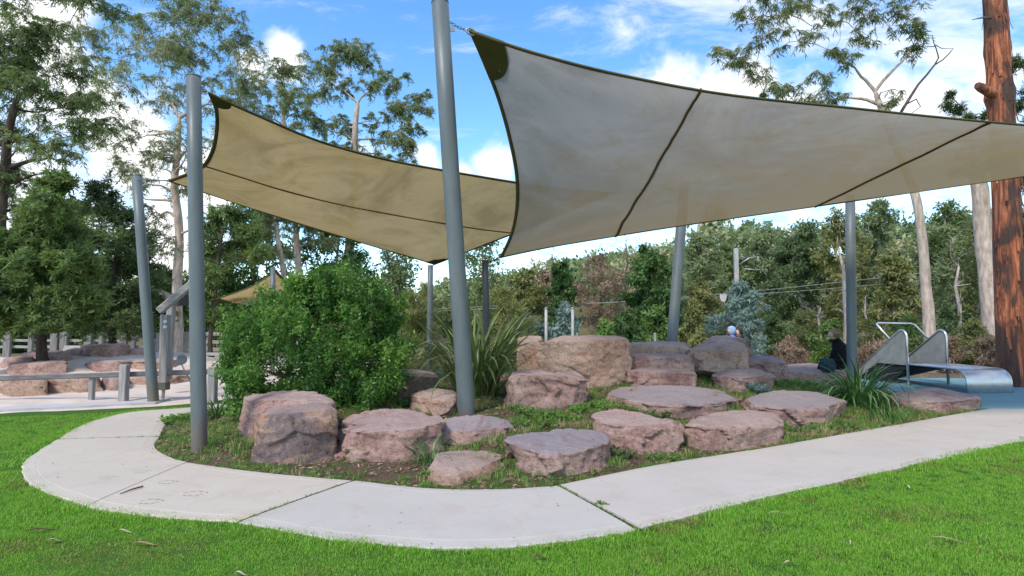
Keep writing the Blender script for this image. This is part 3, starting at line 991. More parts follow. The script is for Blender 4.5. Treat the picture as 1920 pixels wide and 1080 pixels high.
GS = 'boulders around the sand mound'
LROCKS = [
    ([(0, 742), (40, 744), (85, 742)], [(-6, 712), (40, 711), (86, 713)], [(0, 706), (40, 705), (82, 707)], 'rock_tan', 'brown retaining boulder at the left edge of the sand behind the low rail'),
    ([(84, 738), (140, 738), (192, 735)], [(86, 712), (140, 708), (190, 708)], [(92, 706), (140, 704), (186, 704)], 'rock_tan', 'long tan retaining boulder between the two short rail posts and the left edge'),
    ([(190, 731), (215, 733), (240, 730)], [(190, 709), (215, 708), (241, 709)], [(194, 704), (215, 703), (236, 704)], 'rock_grey', 'dark retaining boulder behind the taller rail post'),
    ([(244, 722), (300, 722), (356, 718)], [(243, 709), (300, 706), (357, 705)], [(250, 704), (300, 702), (350, 702)], 'rock_tan', 'retaining boulder behind the timber play frame'),
    ([(14, 704), (60, 706), (120, 703)], [(12, 686), (60, 682), (121, 678)], [(20, 680), (60, 677), (116, 675)], 'rock_red', 'reddish boulder at the foot of the small tree on the sand'),
    ([(4, 690), (30, 690), (60, 688)], [(4, 674), (30, 671), (62, 671)], [(8, 670), (30, 668), (58, 668)], 'rock_red', 'boulder half hidden left of the small tree on the sand'),
    ([(40, 680), (90, 681), (132, 677)], [(38, 664), (90, 661), (132, 662)], [(44, 661), (90, 658), (128, 659)], 'rock_red', 'boulder just behind the small tree on the sand'),
    ([(165, 696), (205, 698), (245, 695)], [(164, 682), (205, 677), (246, 679)], [(170, 677), (205, 674), (242, 675)], 'rock_red', 'low round boulder on the front of the sand mound'),
    ([(240, 694), (290, 695), (330, 690)], [(240, 680), (290, 676), (332, 676)], [(246, 676), (290, 673), (328, 673)], 'rock_tan', 'low boulder on the sand mound behind the leaning thin post'),
    ([(152, 668), (195, 670), (240, 667)], [(152, 651), (195, 648), (240, 648)], [(158, 647), (195, 644), (236, 645)], 'rock_red', 'largest boulder crowning the sand mound'),
    ([(120, 667), (140, 668), (160, 667)], [(118, 658), (140, 656), (160, 657)], [(122, 655), (140, 653), (156, 654)], 'rock_red', 'small boulder left of the boulder crowning the sand mound'),
    ([(238, 665), (255, 666), (272, 665)], [(238, 657), (255, 655), (272, 656)], [(242, 654), (255, 653), (268, 654)], 'rock_red', 'small boulder right of the boulder crowning the sand mound'),
]
for i, (B, Fp, K, m, lab) in enumerate(LROCKS):
    boulder(B, Fp, K, m, lab, GS, n=12, maxdep=1.1)

# ------------------------------------------------------------------ shade posts and sails


def post(base, top, r0, r1, m, label, name='shade_post', group='steel posts holding up the shade sails', eye=None, cap=True):
    base, top = Vector(base), Vector(top)
    root = empty(name, base, label, 'post', group)
    mb = MB()
    d = (top - base)
    mb.tube([base - d.normalized() * 0.25] + [base + d * t for t in (0, 0.25, 0.5, 0.75, 1.0)], [r0, r0] + [r0 + (r1 - r0) * t for t in (0.25, 0.5, 0.75, 1.0)], 28)
    mb.build('shaft', m, root, smooth=True)
    if cap:
        mb = MB()
        n = d.normalized()
        mb.tube([top + n * 0.003, top + n * 0.014, top + n * 0.03], [r1 * 1.03, r1 * 1.03, r1 * 0.7], 28)
        mb.build('cap', m, root, smooth=True)
    if eye is not None:
        e = Vector(eye)
        # short lug welded to the shaft towards the sail, with an eye
        t = max(0.0, min(1.0, (e - base).dot(d) / d.length_squared))
        c = base + d * t
        dirn = (e - c).normalized()
        mb = MB()
        mb.beam(c + dirn * r1 * 0.8, c + dirn * (r1 + 0.07), 0.014, 0.07)
        mb.build('lug', M['galv'], root)
    return root


A1 = D(880, 57, 8.35)
P_TALL_B = GT(875, 779); P_TALL_T = D(825, 6, P_TALL_B.y - 0.35)
A1 = D(880, 57, P_TALL_T.y + 0.15)
eyeA = P_TALL_B.lerp(P_TALL_T, 0.965)
p_tall = post(P_TALL_B, P_TALL_T, 0.122, 0.122, M['post'], 'tallest grey steel post leaning left in front of the flax clump', eye=A1)
ring_ax = (A1 - eyeA).normalized()
P_FL_B = GT(374, 846); P_FL_T = D(363, 145, P_FL_B.y + 0.05)
C1 = D(390, 174, P_FL_T.y + 0.12)
p_fl = post(P_FL_B, P_FL_T, 0.093, 0.088, M['post'], 'upright grey steel post at the path bend with the sand sail corner at its top', eye=C1)
P_L_B = G(288, 757); P_L_T = D(256, 331, P_L_B.y + 0.15)
p_l = post(P_L_B, P_L_T, 0.105, 0.095, M['post'], 'leaning blue-grey post at the edge of the sand left of the path', eye=D(275, 338, P_L_B.y + 0.2))
P_C_B = D(1254, 690, 13.7); P_C_B.z = 0.3; P_C_T = D(1283, 345, 14.2)
p_c = post(P_C_B, P_C_T, 0.125, 0.12, M['post'], 'leaning grey post rising behind the boulder stair')
P_R_B = D(1597, 700, 13.0); P_R_B.z = 0.25; P_R_T = D(1594, 368, 13.2)
p_r = post(P_R_B, P_R_T, 0.105, 0.10, M['post'], 'upright grey post beside the seated woman')
P_B_B = D(805, 640, 17.6); P_B_B.z = 0.2; P_B_T = D(807, 499, 17.6)
p_b = post(P_B_B, P_B_T, 0.088, 0.085, M['post'], 'thin grey post between the bush and the tallest post under the low sail corner')
P_D_B = D(914, 660, 13.4); P_D_B.z = 0.35; P_D_T = D(910, 490, 13.4)
p_d = post(P_D_B, P_D_T, 0.073, 0.073, M['post_dark'], 'short black post behind the flax clump')


def resample(pts, n):
    dense = catm([Vector(p) for p in pts], 12)
    L = [0.0]
    for a, b in zip(dense[:-1], dense[1:]): L.append(L[-1] + (b - a).length)
    out = []; j = 0
    for i in range(n + 1):
        t = L[-1] * i / n
        while j < len(L) - 2 and L[j + 1] < t: j += 1
        f = (t - L[j]) / max(L[j + 1] - L[j], 1e-9)
        out.append(dense[j].lerp(dense[j + 1], min(max(f, 0), 1)))
    return out


def coons(N_, F_, L_, R_, nu, nv):
    Nn, Ff, Ll, Rr = resample(N_, nu), resample(F_, nu), resample(L_, nv), resample(R_, nv)
    S = [[None] * (nv + 1) for _ in range(nu + 1)]
    for i in range(nu + 1):
        u = i / nu
        for j in range(nv + 1):
            v = j / nv
            a = Nn[i] * (1 - v) + Ff[i] * v
            b = Ll[j] * (1 - u) + Rr[j] * u
            c = Nn[0] * (1 - u) * (1 - v) + Nn[-1] * u * (1 - v) + Ff[0] * (1 - u) * v + Ff[-1] * u * v
            S[i][j] = a + b - c
    return S


def Sat(S, u, v):
    nu, nv = len(S) - 1, len(S[0]) - 1
    x, y = min(max(u, 0), 1) * nu, min(max(v, 0), 1) * nv
    i, j = min(int(x), nu - 1), min(int(y), nv - 1)
    fx, fy = x - i, y - j
    return (S[i][j] * (1 - fx) + S[i + 1][j] * fx) * (1 - fy) + (S[i][j + 1] * (1 - fx) + S[i + 1][j + 1] * fx) * fy


def Nat(S, u, v):
    e = 0.01
    du = Sat(S, min(u + e, 1), v) - Sat(S, max(u - e, 0), v)
    dv = Sat(S, u, min(v + e, 1)) - Sat(S, u, max(v - e, 0))
    n = du.cross(dv)
    if n.length < 1e-9: return Vector((0, 0, -1))
    n.normalize()
    return -n if n.z > 0 else n      # underside


def band(name, S, uv0, uv1, root, m, off=0.006, n=60):
    """strip between two uv polylines, closed thin slab on both faces of the cloth"""
    mb = MB()
    vs = []
    for i in range(n + 1):
        t = i / n
        a = uv0(t); b = uv1(t)
        pa, pb = Sat(S, *a), Sat(S, *b)
        na = Nat(S, *a)
        vs += [pa + na * off, pb + na * off, pb - na * off, pa - na * off]
    fs = []
    for i in range(n):
        k = i * 4
        for q in range(4):
            q2 = (q + 1) % 4
            fs.append((k + q, k + q2, k + 4 + q2, k + 4 + q))
    mb.add(vs, fs)
    return mb.build(name, m, root, smooth=True)


def torus_mesh(name, c, ax, long_, R1, r, root, m):
    """a chain link: stretched ring; ax = plane normal, long_ = stretch direction"""
    mb = MB()
    y = ax.cross(long_).normalized()
    pts = []
    for k in range(13):
        a = 2 * math.pi * k / 12
        pts.append(c + long_ * math.cos(a) * R1 * 1.6 + y * math.sin(a) * R1)
    mb.tube(pts, r, 6, cap=False)
    return mb.build(name, m, root, smooth=True)


def chain(p, q, parent, nlink):
    p, q = Vector(p), Vector(q)
    c0 = empty('chain', (p + q) / 2 - world_loc(parent)); c0.parent = parent
    d = q - p
    for k in range(nlink):
        t = (k + 0.5) / nlink
        c = p + d * t; c.z -= 0.09 * d.length * 4 * t * (1 - t)
        ln = d.normalized()
        ax = Vector((0, 1, 0)) if k % 2 else Vector((0, 0, 1))
        ax = (ax - ln * ax.dot(ln)).normalized()
        torus_mesh('link', c, ax, ln, d.length / nlink * 0.40, d.length / nlink * 0.11, c0, M['chain'])
    return c0


def sail(label, N_, F_, L_, R_, cloth, seams, nu=64, nv=32, patches=(), hemw=0.06, name='shade_sail', group='tan shade cloth sails over the playground'):
    S = coons(N_, F_, L_, R_, nu, nv)
    o0 = S[0][0]
    root = empty(name, o0, label, 'shade sail', group)
    mb = MB()
    vs = []
    for i in range(nu + 1):
        for j in range(nv + 1):
            u, v = i / nu, j / nv
            p = S[i][j]
            w = 0.018 * mnoise.noise(Vector((p.x * 0.8, p.y * 0.8, p.z * 2.2 + 4))) * min(1, 6 * u * (1 - u) + 6 * v * (1 - v))
            for (cu_, cv_) in ((0, 0), (0, 1), (1, 0), (1, 1)):
                du_, dv_ = abs(u - cu_) * 9, abs(v - cv_) * 6
                rr_ = math.hypot(du_, dv_)
                w += 0.016 * math.sin(11 * math.atan2(dv_, du_ + 1e-6) + 3 * cu_) * math.exp(-((rr_ - 0.9) / 0.9) ** 2)
            vs.append(p + Nat(S, u, v) * w)
    fs = []
    for i in range(nu):
        for j in range(nv):
            a = i * (nv + 1) + j
            fs.append((a, a + 1, a + nv + 2, a + nv + 1))
    mb.add(vs, fs)
    cn = mb.build('canopy', cloth, root, smooth=True)
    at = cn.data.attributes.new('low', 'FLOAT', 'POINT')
    at.data.foreach_set('value', [0.62 * j / nv + 0.55 * i / nu for i in range(nu + 1) for j in range(nv + 1)])  # drives the painted change from sky-grey to tan
    lu = sum((S[i + 1][nv // 2] - S[i][nv // 2]).length for i in range(nu))
    lv = sum((S[nu // 2][j + 1] - S[nu // 2][j]).length for j in range(nv))
    eu, ev = hemw / lu, hemw / lv
    ll = sum((S[0][j + 1] - S[0][j]).length for j in range(nv))
    band('hem', S, lambda t: (t, 0), lambda t: (t, ev), root, M['hem'], 0.011)
    band('hem', S, lambda t: (t, 1), lambda t: (t, 1 - ev * 0.6), root, M['hem'], 0.011)
    band('hem', S, lambda t: (0, t), lambda t: (eu * 1.1, t), root, M['hem'], 0.013)
    band('hem', S, lambda t: (1, t), lambda t: (1 - eu, t), root, M['hem'], 0.013)
    for (a, b, wd, nm) in seams:
        # the cloth is sewn from straight-cut widths: follow the plane through both seam ends and the eye point
        p0, p1 = Sat(S, *a), Sat(S, *b)
        pn = (p0 - Vector((0, 0, CAMH))).cross(p1 - Vector((0, 0, CAMH))).normalized()
        along_v = abs(b[1] - a[1]) > abs(b[0] - a[0])
        curve = []
        for k in range(31):
            t = k / 30
            if along_v:
                v_ = a[1] + (b[1] - a[1]) * t; g = a[0] + (b[0] - a[0]) * t
                us = [g + e * 0.004 for e in range(-45, 46)]
                u_ = min(us, key=lambda q: abs((Sat(S, q, v_) - Vector((0, 0, CAMH))).dot(pn)) + abs(q - g) * 1e-3)
                curve.append((u_, v_))
            else:
                curve.append((a[0] + (b[0] - a[0]) * t, a[1] + (b[1] - a[1]) * t))
        cs_ = [(sum(curve[max(0, min(30, k + e))][0] for e in (-1, 0, 1)) / 3, sum(curve[max(0, min(30, k + e))][1] for e in (-1, 0, 1)) / 3) if 0 < k < 30 else curve[k] for k in range(31)]

        def cv(t, cs_=cs_):
            x = min(max(t, 0), 1) * 30; i = min(int(x), 29); f = x - i
            return (cs_[i][0] * (1 - f) + cs_[i + 1][0] * f, cs_[i][1] * (1 - f) + cs_[i + 1][1] * f)
        if along_v: f0 = lambda t, w=wd / lu, cv=cv: (cv(t)[0] - w / 2, cv(t)[1]); f1 = lambda t, w=wd / lu, cv=cv: (cv(t)[0] + w / 2, cv(t)[1])
        else: f0 = lambda t, w=wd / lv, cv=cv: (cv(t)[0], cv(t)[1] - w / 2); f1 = lambda t, w=wd / lv, cv=cv: (cv(t)[0], cv(t)[1] + w / 2)
        band('seam', S, f0, f1, root, M['seam'], 0.024)
    for (cu, cv, su, sv) in patches:
        # quarter-disc reinforcement of the corner
        mb = MB(); vs = []; fs = []
        na, nr = 12, 8
        for off in (0.019, -0.019):
            for ia in range(na + 1):
                for ir in range(nr + 1):
                    a = math.pi / 2 * ia / na; r = ir / nr
                    u = cu + su * r * math.cos(a); v = cv + sv * r * math.sin(a)
                    vs.append(Sat(S, u, v) + Nat(S, u, v) * off)
        for h in range(2):
            for ia in range(na):
                for ir in range(nr):
                    k = h * (na + 1) * (nr + 1) + ia * (nr + 1) + ir
                    fs.append((k, k + 1, k + nr + 2, k + nr + 1))
        mb.add(vs, fs)
        mb.build('corner_patch', M['patch'], root, smooth=True)
    return root, S


def dd(lst, d0, d1):
    n = len(lst)
    return [D(x, y, d0 + (d1 - d0) * i / (n - 1)) for i, (x, y) in enumerate(lst)]


dA = A1.y
NA = [A1] + [D(x, y, Y) for (x, y, Y) in ((1000, 97, dA - 0.15), (1150, 136, dA - 0.3), (1355, 175, dA - 0.45), (1600, 202, dA - 0.5), (1760, 219, dA - 0.5), (1920, 234, dA - 0.45), (2060, 245, dA - 0.3), (2230, 252, dA - 0.1))]
FA = [D(x, y, Y) for (x, y, Y) in ((936, 484, 13.1), (1020, 466, 12.7), (1100, 452, 12.5), (1275, 424, 12.3), (1595, 378, 12.2), (1760, 354, 12.2), (1920, 331, 12.3), (2080, 305, 12.6), (2230, 278, 13.0))]
LA = [A1] + [D(x, y, Y) for (x, y, Y) in ((905, 115, dA + 0.55), (932, 185, dA + 1.1), (953, 260, dA + 1.8), (966, 330, dA + 2.6), (966, 390, dA + 3.3), (956, 440, dA + 4.0))] + [FA[0]]
RA = [NA[-1], D(2190, 258, dA + 1.4), D(2190, 268, dA + 3.2), FA[-1]]
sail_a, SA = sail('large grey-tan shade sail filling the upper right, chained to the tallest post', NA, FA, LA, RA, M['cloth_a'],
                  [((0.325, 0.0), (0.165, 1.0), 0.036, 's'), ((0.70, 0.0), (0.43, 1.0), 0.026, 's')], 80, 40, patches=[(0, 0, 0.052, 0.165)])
chain(eyeA + (A1 - eyeA).normalized() * 0.13, A1, sail_a, 7)
torus_mesh('shackle', A1 + Vector((0.02, 0, -0.02)), Vector((0, 1, 0)), ring_ax, 0.045, 0.012, sail_a, M['galv'])
mb = MB(); mb.tube([FA[0], P_D_T + Vector((0.02, 0, -0.03))], 0.012, 6); mb.build('cable', M['chain'], sail_a)

NB = [C1] + [D(x, y, Y) for (x, y, Y) in ((480, 214, 8.5), (600, 264, 9.7), (720, 297, 10.9), (830, 318, 11.9), (968, 341, 13.0), (1060, 354, 13.6), (1150, 362, 14.1))]
FB = [D(x, y, Y) for (x, y, Y) in ((314, 339, 11.6), (400, 367, 12.3), (500, 400, 13.3), (600, 432, 14.3), (710, 465, 15.6), (815, 496, 17.2))]
LB = [C1] + [D(x, y, Y) for (x, y, Y) in ((402, 205, 8.2), (403, 245, 8.9), (394, 285, 9.7), (372, 315, 10.5))] + [FB[0]]
RB = [NB[-1], D(1010, 420, 14.9), D(900, 463, 16.0), FB[-1]]
sail_b, SB = sail('sand-coloured shade sail on the left between the path-bend post and the low far corner', NB, FB, LB, RB, M['cloth_b'],
                  [((0.0, 0.62), (1.0, 0.47), 0.018, 's')], 64, 32, patches=[(0, 0, 0.045, 0.09), (1, 1, -0.05, -0.10)])
mb = MB(); mb.tube([FB[0], FB[0].lerp(P_L_T, 0.5) + Vector((0, 0, -0.03)), P_L_B.lerp(P_L_T, 0.985)], 0.012, 6); mb.build('cable', M['chain'], sail_b)
mb = MB(); mb.tube([FB[-1], P_B_T + Vector((0, 0, -0.04))], 0.014, 6); mb.build('cable', M['chain'], sail_b)
mb = MB(); mb.tube([NB[-1], P_C_T + Vector((0, 0, -0.1))], 0.012, 6); mb.build('cable', M['chain'], sail_b)
chain(P_FL_B.lerp(P_FL_T, 0.975) + Vector((0.1, 0, 0)), C1, sail_b, 3)

# small sail over the far left playground
fs_t = D(512, 503, 17)
fs_b = D(512, 640, 17); fs_b.z = 0.05
far_post = post(fs_b, fs_t, 0.075, 0.07, M['post'], 'short pale post rising behind the left of the bush', group='steel posts holding up the shade sails')
sail('small far sand sail behind the left of the bush', [fs_t + Vector((0.1, 0, -0.05)), D(470, 537, 17.4), D(406, 560, 17.8)], [D(570, 556, 20), D(520, 562, 21), D(455, 572, 21.6)],
     [fs_t + Vector((0.1, 0, -0.05)), D(536, 526, 18.5), D(570, 556, 20)], [D(406, 560, 17.8), D(430, 568, 19.5), D(455, 572, 21.6)], M['cloth_b'], [], 20, 10, hemw=0.10)
sail('dark far sail between the two left posts', [D(290, 537, 25), D(330, 553, 26), D(352, 560, 27)], [D(150, 560, 30), D(230, 563, 31), D(320, 566, 32)],
     [D(290, 537, 25), D(220, 552, 27), D(150, 560, 30)], [D(352, 560, 27), D(340, 563, 29), D(320, 566, 32)], M['cloth_a'], [], 20, 10, hemw=0.1)

# ------------------------------------------------------------------ vegetation


def unit(a):
    return a / np.maximum(np.linalg.norm(a, axis=1, keepdims=True), 1e-9)


def leaf_quads(P, dirs, L, W, Nrm=None):
    """one kite-shaped quad per leaf"""
    n = len(P)
    L = np.broadcast_to(L, (n,)).reshape(n, 1); W = np.broadcast_to(W, (n,)).reshape(n, 1)
    side = unit(np.cross(dirs, rng.normal(size=(n, 3)) + 1e-3)) if Nrm is None else unit(np.cross(dirs, Nrm))
    up = np.cross(side, dirs)
    mid = P + dirs * L * 0.45 + up * L * 0.06
    V = np.stack([P, mid + side * W * 0.5, P + dirs * L, mid - side * W * 0.5], 1).reshape(-1, 3)
    return V


def quads_idx(n):
    return np.arange(n * 4, dtype=np.int32)


def build_leaves(name, P, dirs, L, W, m, parent, vmean=None, kind=None, Nrm=None):
    n = len(P)
    V = leaf_quads(P, dirs, L, W, Nrm)
    var = np.clip(rng.beta(2.2, 2.2, n) if vmean is None else vmean + rng.normal(0, 0.10, n), 0, 1)
    o = np_mesh(name, V, quads_idx(n), 4, m, parent, var)
    if kind: o['kind'] = kind
    return o


def ball(n, r, flat=1.0):
    d = unit(rng.normal(size=(n, 3)))
    rr = rng.random((n, 1)) ** (1 / 2.4)
    p = d * rr * r
    p[:, 2] *= flat
    return p


class Skeleton:
    def __init__(s, pts, radii):
        s.nodes = [(Vector(p), r) for p, r in zip(pts, radii)]
        s.mb = MB()

    def limb(s, target, r_tip, min_z, n=7, jit=0.12, up=0.25, r_scale=0.6, sides=5):
        target = Vector(target)
        best, bc = None, 1e9
        for p, r in s.nodes:
            if p.z < min_z: continue
            c = (p - target).length + max(0, p.z - target.z + 0.2) * 1.6 - r * 2.5
            if c < bc: bc, best = c, (p, r)
        if best is None: best = s.nodes[-1]
        p0, r0 = best
        d = target - p0
        Ln = d.length
        r0 = min(r0 * 0.72 + 0.002, 0.012 + 0.04 * Ln)
        pts = []; rad = []
        off = Vector((random.gauss(0, 1), random.gauss(0, 1), random.gauss(0, 0.5))) * jit * Ln * 0.5
        for i in range(n + 1):
            t = i / n
            q = p0 + d * t + off * math.sin(math.pi * t) + Vector((0, 0, up * Ln * math.sin(math.pi * t) * 0.5))
            q += Vector((random.gauss(0, 1), random.gauss(0, 1), random.gauss(0, 1))) * jit * 0.12 * Ln * (1 if 0 < i < n else 0)
            pts.append(q); rad.append(r0 + (r_tip - r0) * t)
        s.mb.tube(pts, rad, sides, cap=False)
        for q, r in list(zip(pts, rad))[2:]: s.nodes.append((q, r))
        return pts


def gum(name, label, trunk_px, depth, r0, r1, clumps, bark, leafm, leaves=900, leaf=(0.13, 0.032), droop=0.7, min_z=3.0, group=None, cat='tree',
        base=None, sub=9, dj=0.8, flat=0.9, trunk_wob=0.08, tuft=0.24, kind_crown=None, extra=None, crown_shift=0.0, spread_k=1.0):
    """a tree whose limbs grow out to clumps of hanging leaves; clump places are (x, y, r) seen from the path"""
    tp = [D(x, y, depth) for (x, y) in trunk_px]
    tp[0].z = base if base is not None else max(0.0, H(tp[0].x, tp[0].y)) - 0.05
    for i in range(1, len(tp)): tp[i].y += random.uniform(-0.02, 0.02) * depth * 0.3
    tp = catm(tp, 6)
    root = empty(name, tp[0], label, cat, group)
    rad = [r0 + (r1 - r0) * (i / (len(tp) - 1)) ** 0.85 for i in range(len(tp))]
    for i in range(min(3, len(rad))): rad[i] *= 1.0 + 0.28 * (1 - i / 3)
    rad_sk = list(rad)
    for i, f_ in ((1, 0.35), (2, 0.6), (3, 0.8), (4, 0.92)): rad[-i] *= f_
    mb = MB(); mb.tube(tp, rad, 12, wob=trunk_wob, seed=random.random() * 9)
    mb.build('trunk', bark, root, smooth=True)
    sk = Skeleton(tp[:-1], rad_sk[:-1])
    P = []; Dr = []; VM = []; NR = []
    scale = depth / F
    order = sorted(clumps, key=lambda c: (D(c[0], c[1], depth) - tp[-1]).length)
    for (x, y, r) in order:
        rr = r * scale
        c = D(x, y, depth + crown_shift + random.uniform(-dj, dj) * (rr + 0.6))
        sk.limb(c - Vector((0, 0, rr * 0.25)), 0.018, min_z, sides=6)
        vm = random.uniform(0.3, 0.7)
        for k in range(sub):
            o = ball(1, rr * spread_k, flat)[0]
            o[2] = abs(o[2]) * 0.8 - rr * 0.25 if random.random() < 0.7 else o[2]
            t = c + Vector(o)
            sk.limb(t, 0.004 + 0.0004 * depth, min_z, n=4, jit=0.25, up=0.15, sides=3)
            n = int((2.0 if droop > 0.3 else 1.8) * leaves * (rr ** 1.5) / sub * random.uniform(0.6, 1.4)) + 8
            tr = rr * tuft * random.uniform(0.8, 1.4)
            # hanging sprays: leaves strung along thin drooping twigs
            nt_ = 6
            d0 = unit(rng.normal(size=(nt_, 3)) * np.array([1, 1, 0.85]) + np.array([0, 0, 0.15]))
            ln = tr * 2.1 * rng.uniform(0.6, 1.2, nt_)
            w_i = rng.integers(0, nt_, n)
            s_ = rng.random(n) ** 0.8
            q = d0[w_i] * (s_ * ln[w_i])[:, None]
            q[:, 2] -= droop * 0.9 * (s_ ** 2) * ln[w_i]
            q += (rng.random((n, 3)) - 0.5) * tr * 0.42
            P.append(q + np.array(t))
            for e in range(nt_):
                pts = [t + Vector(d0[e]) * float(ln[e] * f_) - Vector((0, 0, float(droop * 0.9 * f_ * f_ * ln[e]))) for f_ in (0, 0.5, 0.95)]
                sk.mb.tube(pts, [0.0004 * depth + 0.002, 0.0003 * depth + 0.001, 0.002], 3, cap=False)
            VM.append(np.full(n, vm + random.uniform(-0.15, 0.15)))
            d = unit(rng.normal(size=(n, 3))); d[:, 2] = d[:, 2] * (1 - droop) - droop
            d = unit(d + d0[w_i] * 0.35)
            Dr.append(d)
            NR.append(unit((q + np.array(t) - np.array(c)) / max(rr, 0.1) * 0.9 + np.array([0, 0, 0.35]) + rng.normal(size=(n, 3)) * 0.55))
    tag(sk.mb.build('limbs', bark, root, smooth=True), kind='stuff')
    P = np.concatenate(P); Dr = np.concatenate(Dr); VM = np.concatenate(VM)
    n = len(P)
    Lf = leaf[0] * (1.1 if droop > 0.3 else 1.3) * rng.uniform(0.65, 1.35, n); Wf = leaf[1] * (0.85 if droop > 0.3 else 1.08) * rng.uniform(0.7, 1.3, n)
    o = build_leaves('crown', P, Dr, Lf, Wf, leafm, root, VM, Nrm=np.concatenate(NR))
    return root, tp, len(P)


NL = 0
GGUM = 'tall gum trees beyond the playground'
r_, _, n = gum('gum_tree', 'dark gum tree with a leaning dark trunk cut by the left edge of the view', [(-40, 650), (-8, 520), (2, 420), (8, 330), (20, 250), (40, 170)], 20, 0.26, 0.10,
    [(20, 55, 60), (72, 95, 50), (108, 60, 38), (30, 170, 58), (82, 150, 48), (135, 195, 42), (150, 245, 36), (60, 255, 45), (104, 290, 40), (0, 120, 60), (-55, 100, 80),
     (15, 330, 45), (165, 185, 26), (60, -25, 50), (150, -12, 36), (205, 18, 26), (-50, 230, 70), (45, 385, 40), (-30, 330, 55), (140, 130, 30), (-60, -20, 90), (180, 235, 24)],
    M['bark_dark'], M['gum_leaf'], leaves=1150, leaf=(0.15, 0.036), min_z=3.5, group=GGUM, sub=13, spread_k=1.25, tuft=0.24); NL += n
r_, _, n = gum('gum_tree', 'tallest pale-trunked gum tree with a wide airy crown seen behind the left posts', [(336, 648), (335, 540), (333, 440), (331, 350), (329, 290), (334, 210)], 30, 0.27, 0.13,
    [(350, 28, 55), (262, 45, 48), (200, 72, 46), (160, 112, 36), (415, 60, 48), (452, 120, 36), (300, 100, 52), (378, 128, 46), (242, 148, 46), (330, 180, 46), (200, 195, 36),
     (178, 262, 34), (262, 250, 40), (422, 190, 40), (300, 290, 36), (372, 262, 38), (440, 238, 26), (232, 312, 32), (405, 22, 42), (312, 2, 42), (350, 350, 30), (286, 400, 34),
     (380, 430, 26), (300, 470, 28), (220, 400, 30), (470, 170, 26), (150, 60, 26), (260, 340, 24), (340, 85, 40), (460, 75, 24)],
    M['bark_pale'], M['gum_leaf_pale'], leaves=760, leaf=(0.17, 0.042), min_z=6.0, group=GGUM, tuft=0.24, sub=14, spread_k=1.4, flat=0.9); NL += n
r_, _, n = gum('gum_tree', 'domed gum tree with white limbs showing above the sand sail', [(650, 648), (655, 480), (662, 380), (665, 300), (668, 235), (672, 190)], 45, 0.42, 0.18,
    [(640, 108, 34), (690, 112, 36), (732, 148, 32), (602, 128, 36), (588, 176, 34), (640, 160, 26), (740, 210, 32), (772, 196, 26), (790, 178, 16), (700, 165, 26),
     (722, 258, 32), (758, 262, 26), (640, 240, 28), (606, 236, 28), (700, 222, 24), (660, 282, 26), (722, 300, 24), (770, 240, 20), (795, 205, 16), (615, 285, 24), (660, 95, 28), (765, 285, 20)],
    M['bark_pale'], M['gum_leaf'], leaves=760, leaf=(0.22, 0.055), min_z=11.5, group=GGUM, tuft=0.24, sub=13, spread_k=1.35, flat=0.85); NL += n
r_, _, n = gum('gum_tree', 'pink-barked gum tree left of the domed gum with its top over the sand sail', [(562, 648), (560, 520), (556, 440), (548, 340), (535, 250), (528, 210)], 40, 0.26, 0.12,
    [(500, 150, 34), (470, 172, 32), (532, 186, 32), (498, 214, 28), (560, 132, 28), (552, 205, 28), (455, 200, 24), (520, 130, 22), (480, 238, 24), (540, 240, 24), (600, 450, 26), (520, 440, 26), (575, 420, 26), (545, 475, 20)],
    M['bark_pale'], M['gum_leaf'], leaves=760, leaf=(0.2, 0.05), min_z=5, group=GGUM, tuft=0.24, sub=13, spread_k=1.35, flat=0.85); NL += n
r_, _, n = gum('gum_tree', 'slim gum trunk between the bush top and the sand sail on the left', [(536, 648), (530, 520), (522, 440), (515, 380), (505, 330)], 38, 0.20, 0.1,
    [(450, 440, 30), (480, 420, 30), (500, 470, 24), (470, 470, 26), (540, 405, 26), (440, 480, 24), (505, 400, 26)],
    M['bark_pale'], M['gum_leaf'], leaves=760, leaf=(0.2, 0.05), min_z=5, group=GGUM); NL += n

GW = 'dense dark trees standing around the sand'
r_, _, n = gum('wattle_tree', 'broad dense dark green tree with a brown trunk standing on the sand', [(80, 688), (80, 640), (82, 560), (85, 470), (92, 400)], 17, 0.16, 0.06,
    [(112, 345, 30), (92, 385, 40), (60, 430, 46), (122, 425, 42), (30, 485, 50), (90, 490, 52), (138, 485, 38), (12, 545, 48), (70, 555, 50), (122, 555, 44), (158, 560, 28), (30, 585, 38), (95, 590, 38), (146, 588, 28), (-40, 540, 50), (-50, 590, 45), (140, 520, 26), (50, 520, 40), (100, 530, 40), (85, 450, 40)],
    M['bark_dark'], M['fresh_leaf'], crown_shift=-0.5, leaves=4200, leaf=(0.13, 0.042), droop=0.15, min_z=1.6, group=GW, tuft=0.33, flat=0.7, sub=11); NL += n
r_, _, n = gum('wattle_tree', 'dense dark tree between the broad left tree and the leaning post', [(212, 652), (212, 610), (216, 530), (222, 440)], 21, 0.15, 0.06,
    [(205, 400, 40), (182, 450, 42), (236, 440, 40), (212, 500, 44), (258, 500, 38), (180, 540, 38), (230, 560, 40), (270, 560, 34), (200, 600, 34), (262, 604, 30), (300, 590, 24), (160, 600, 30), (190, 362, 26), (285, 530, 24), (150, 390, 28)],
    M['bark_dark'], M['wattle_leaf'], leaves=2300, leaf=(0.14, 0.045), droop=0.15, min_z=1.6, group=GW, tuft=0.33, sub=11); NL += n
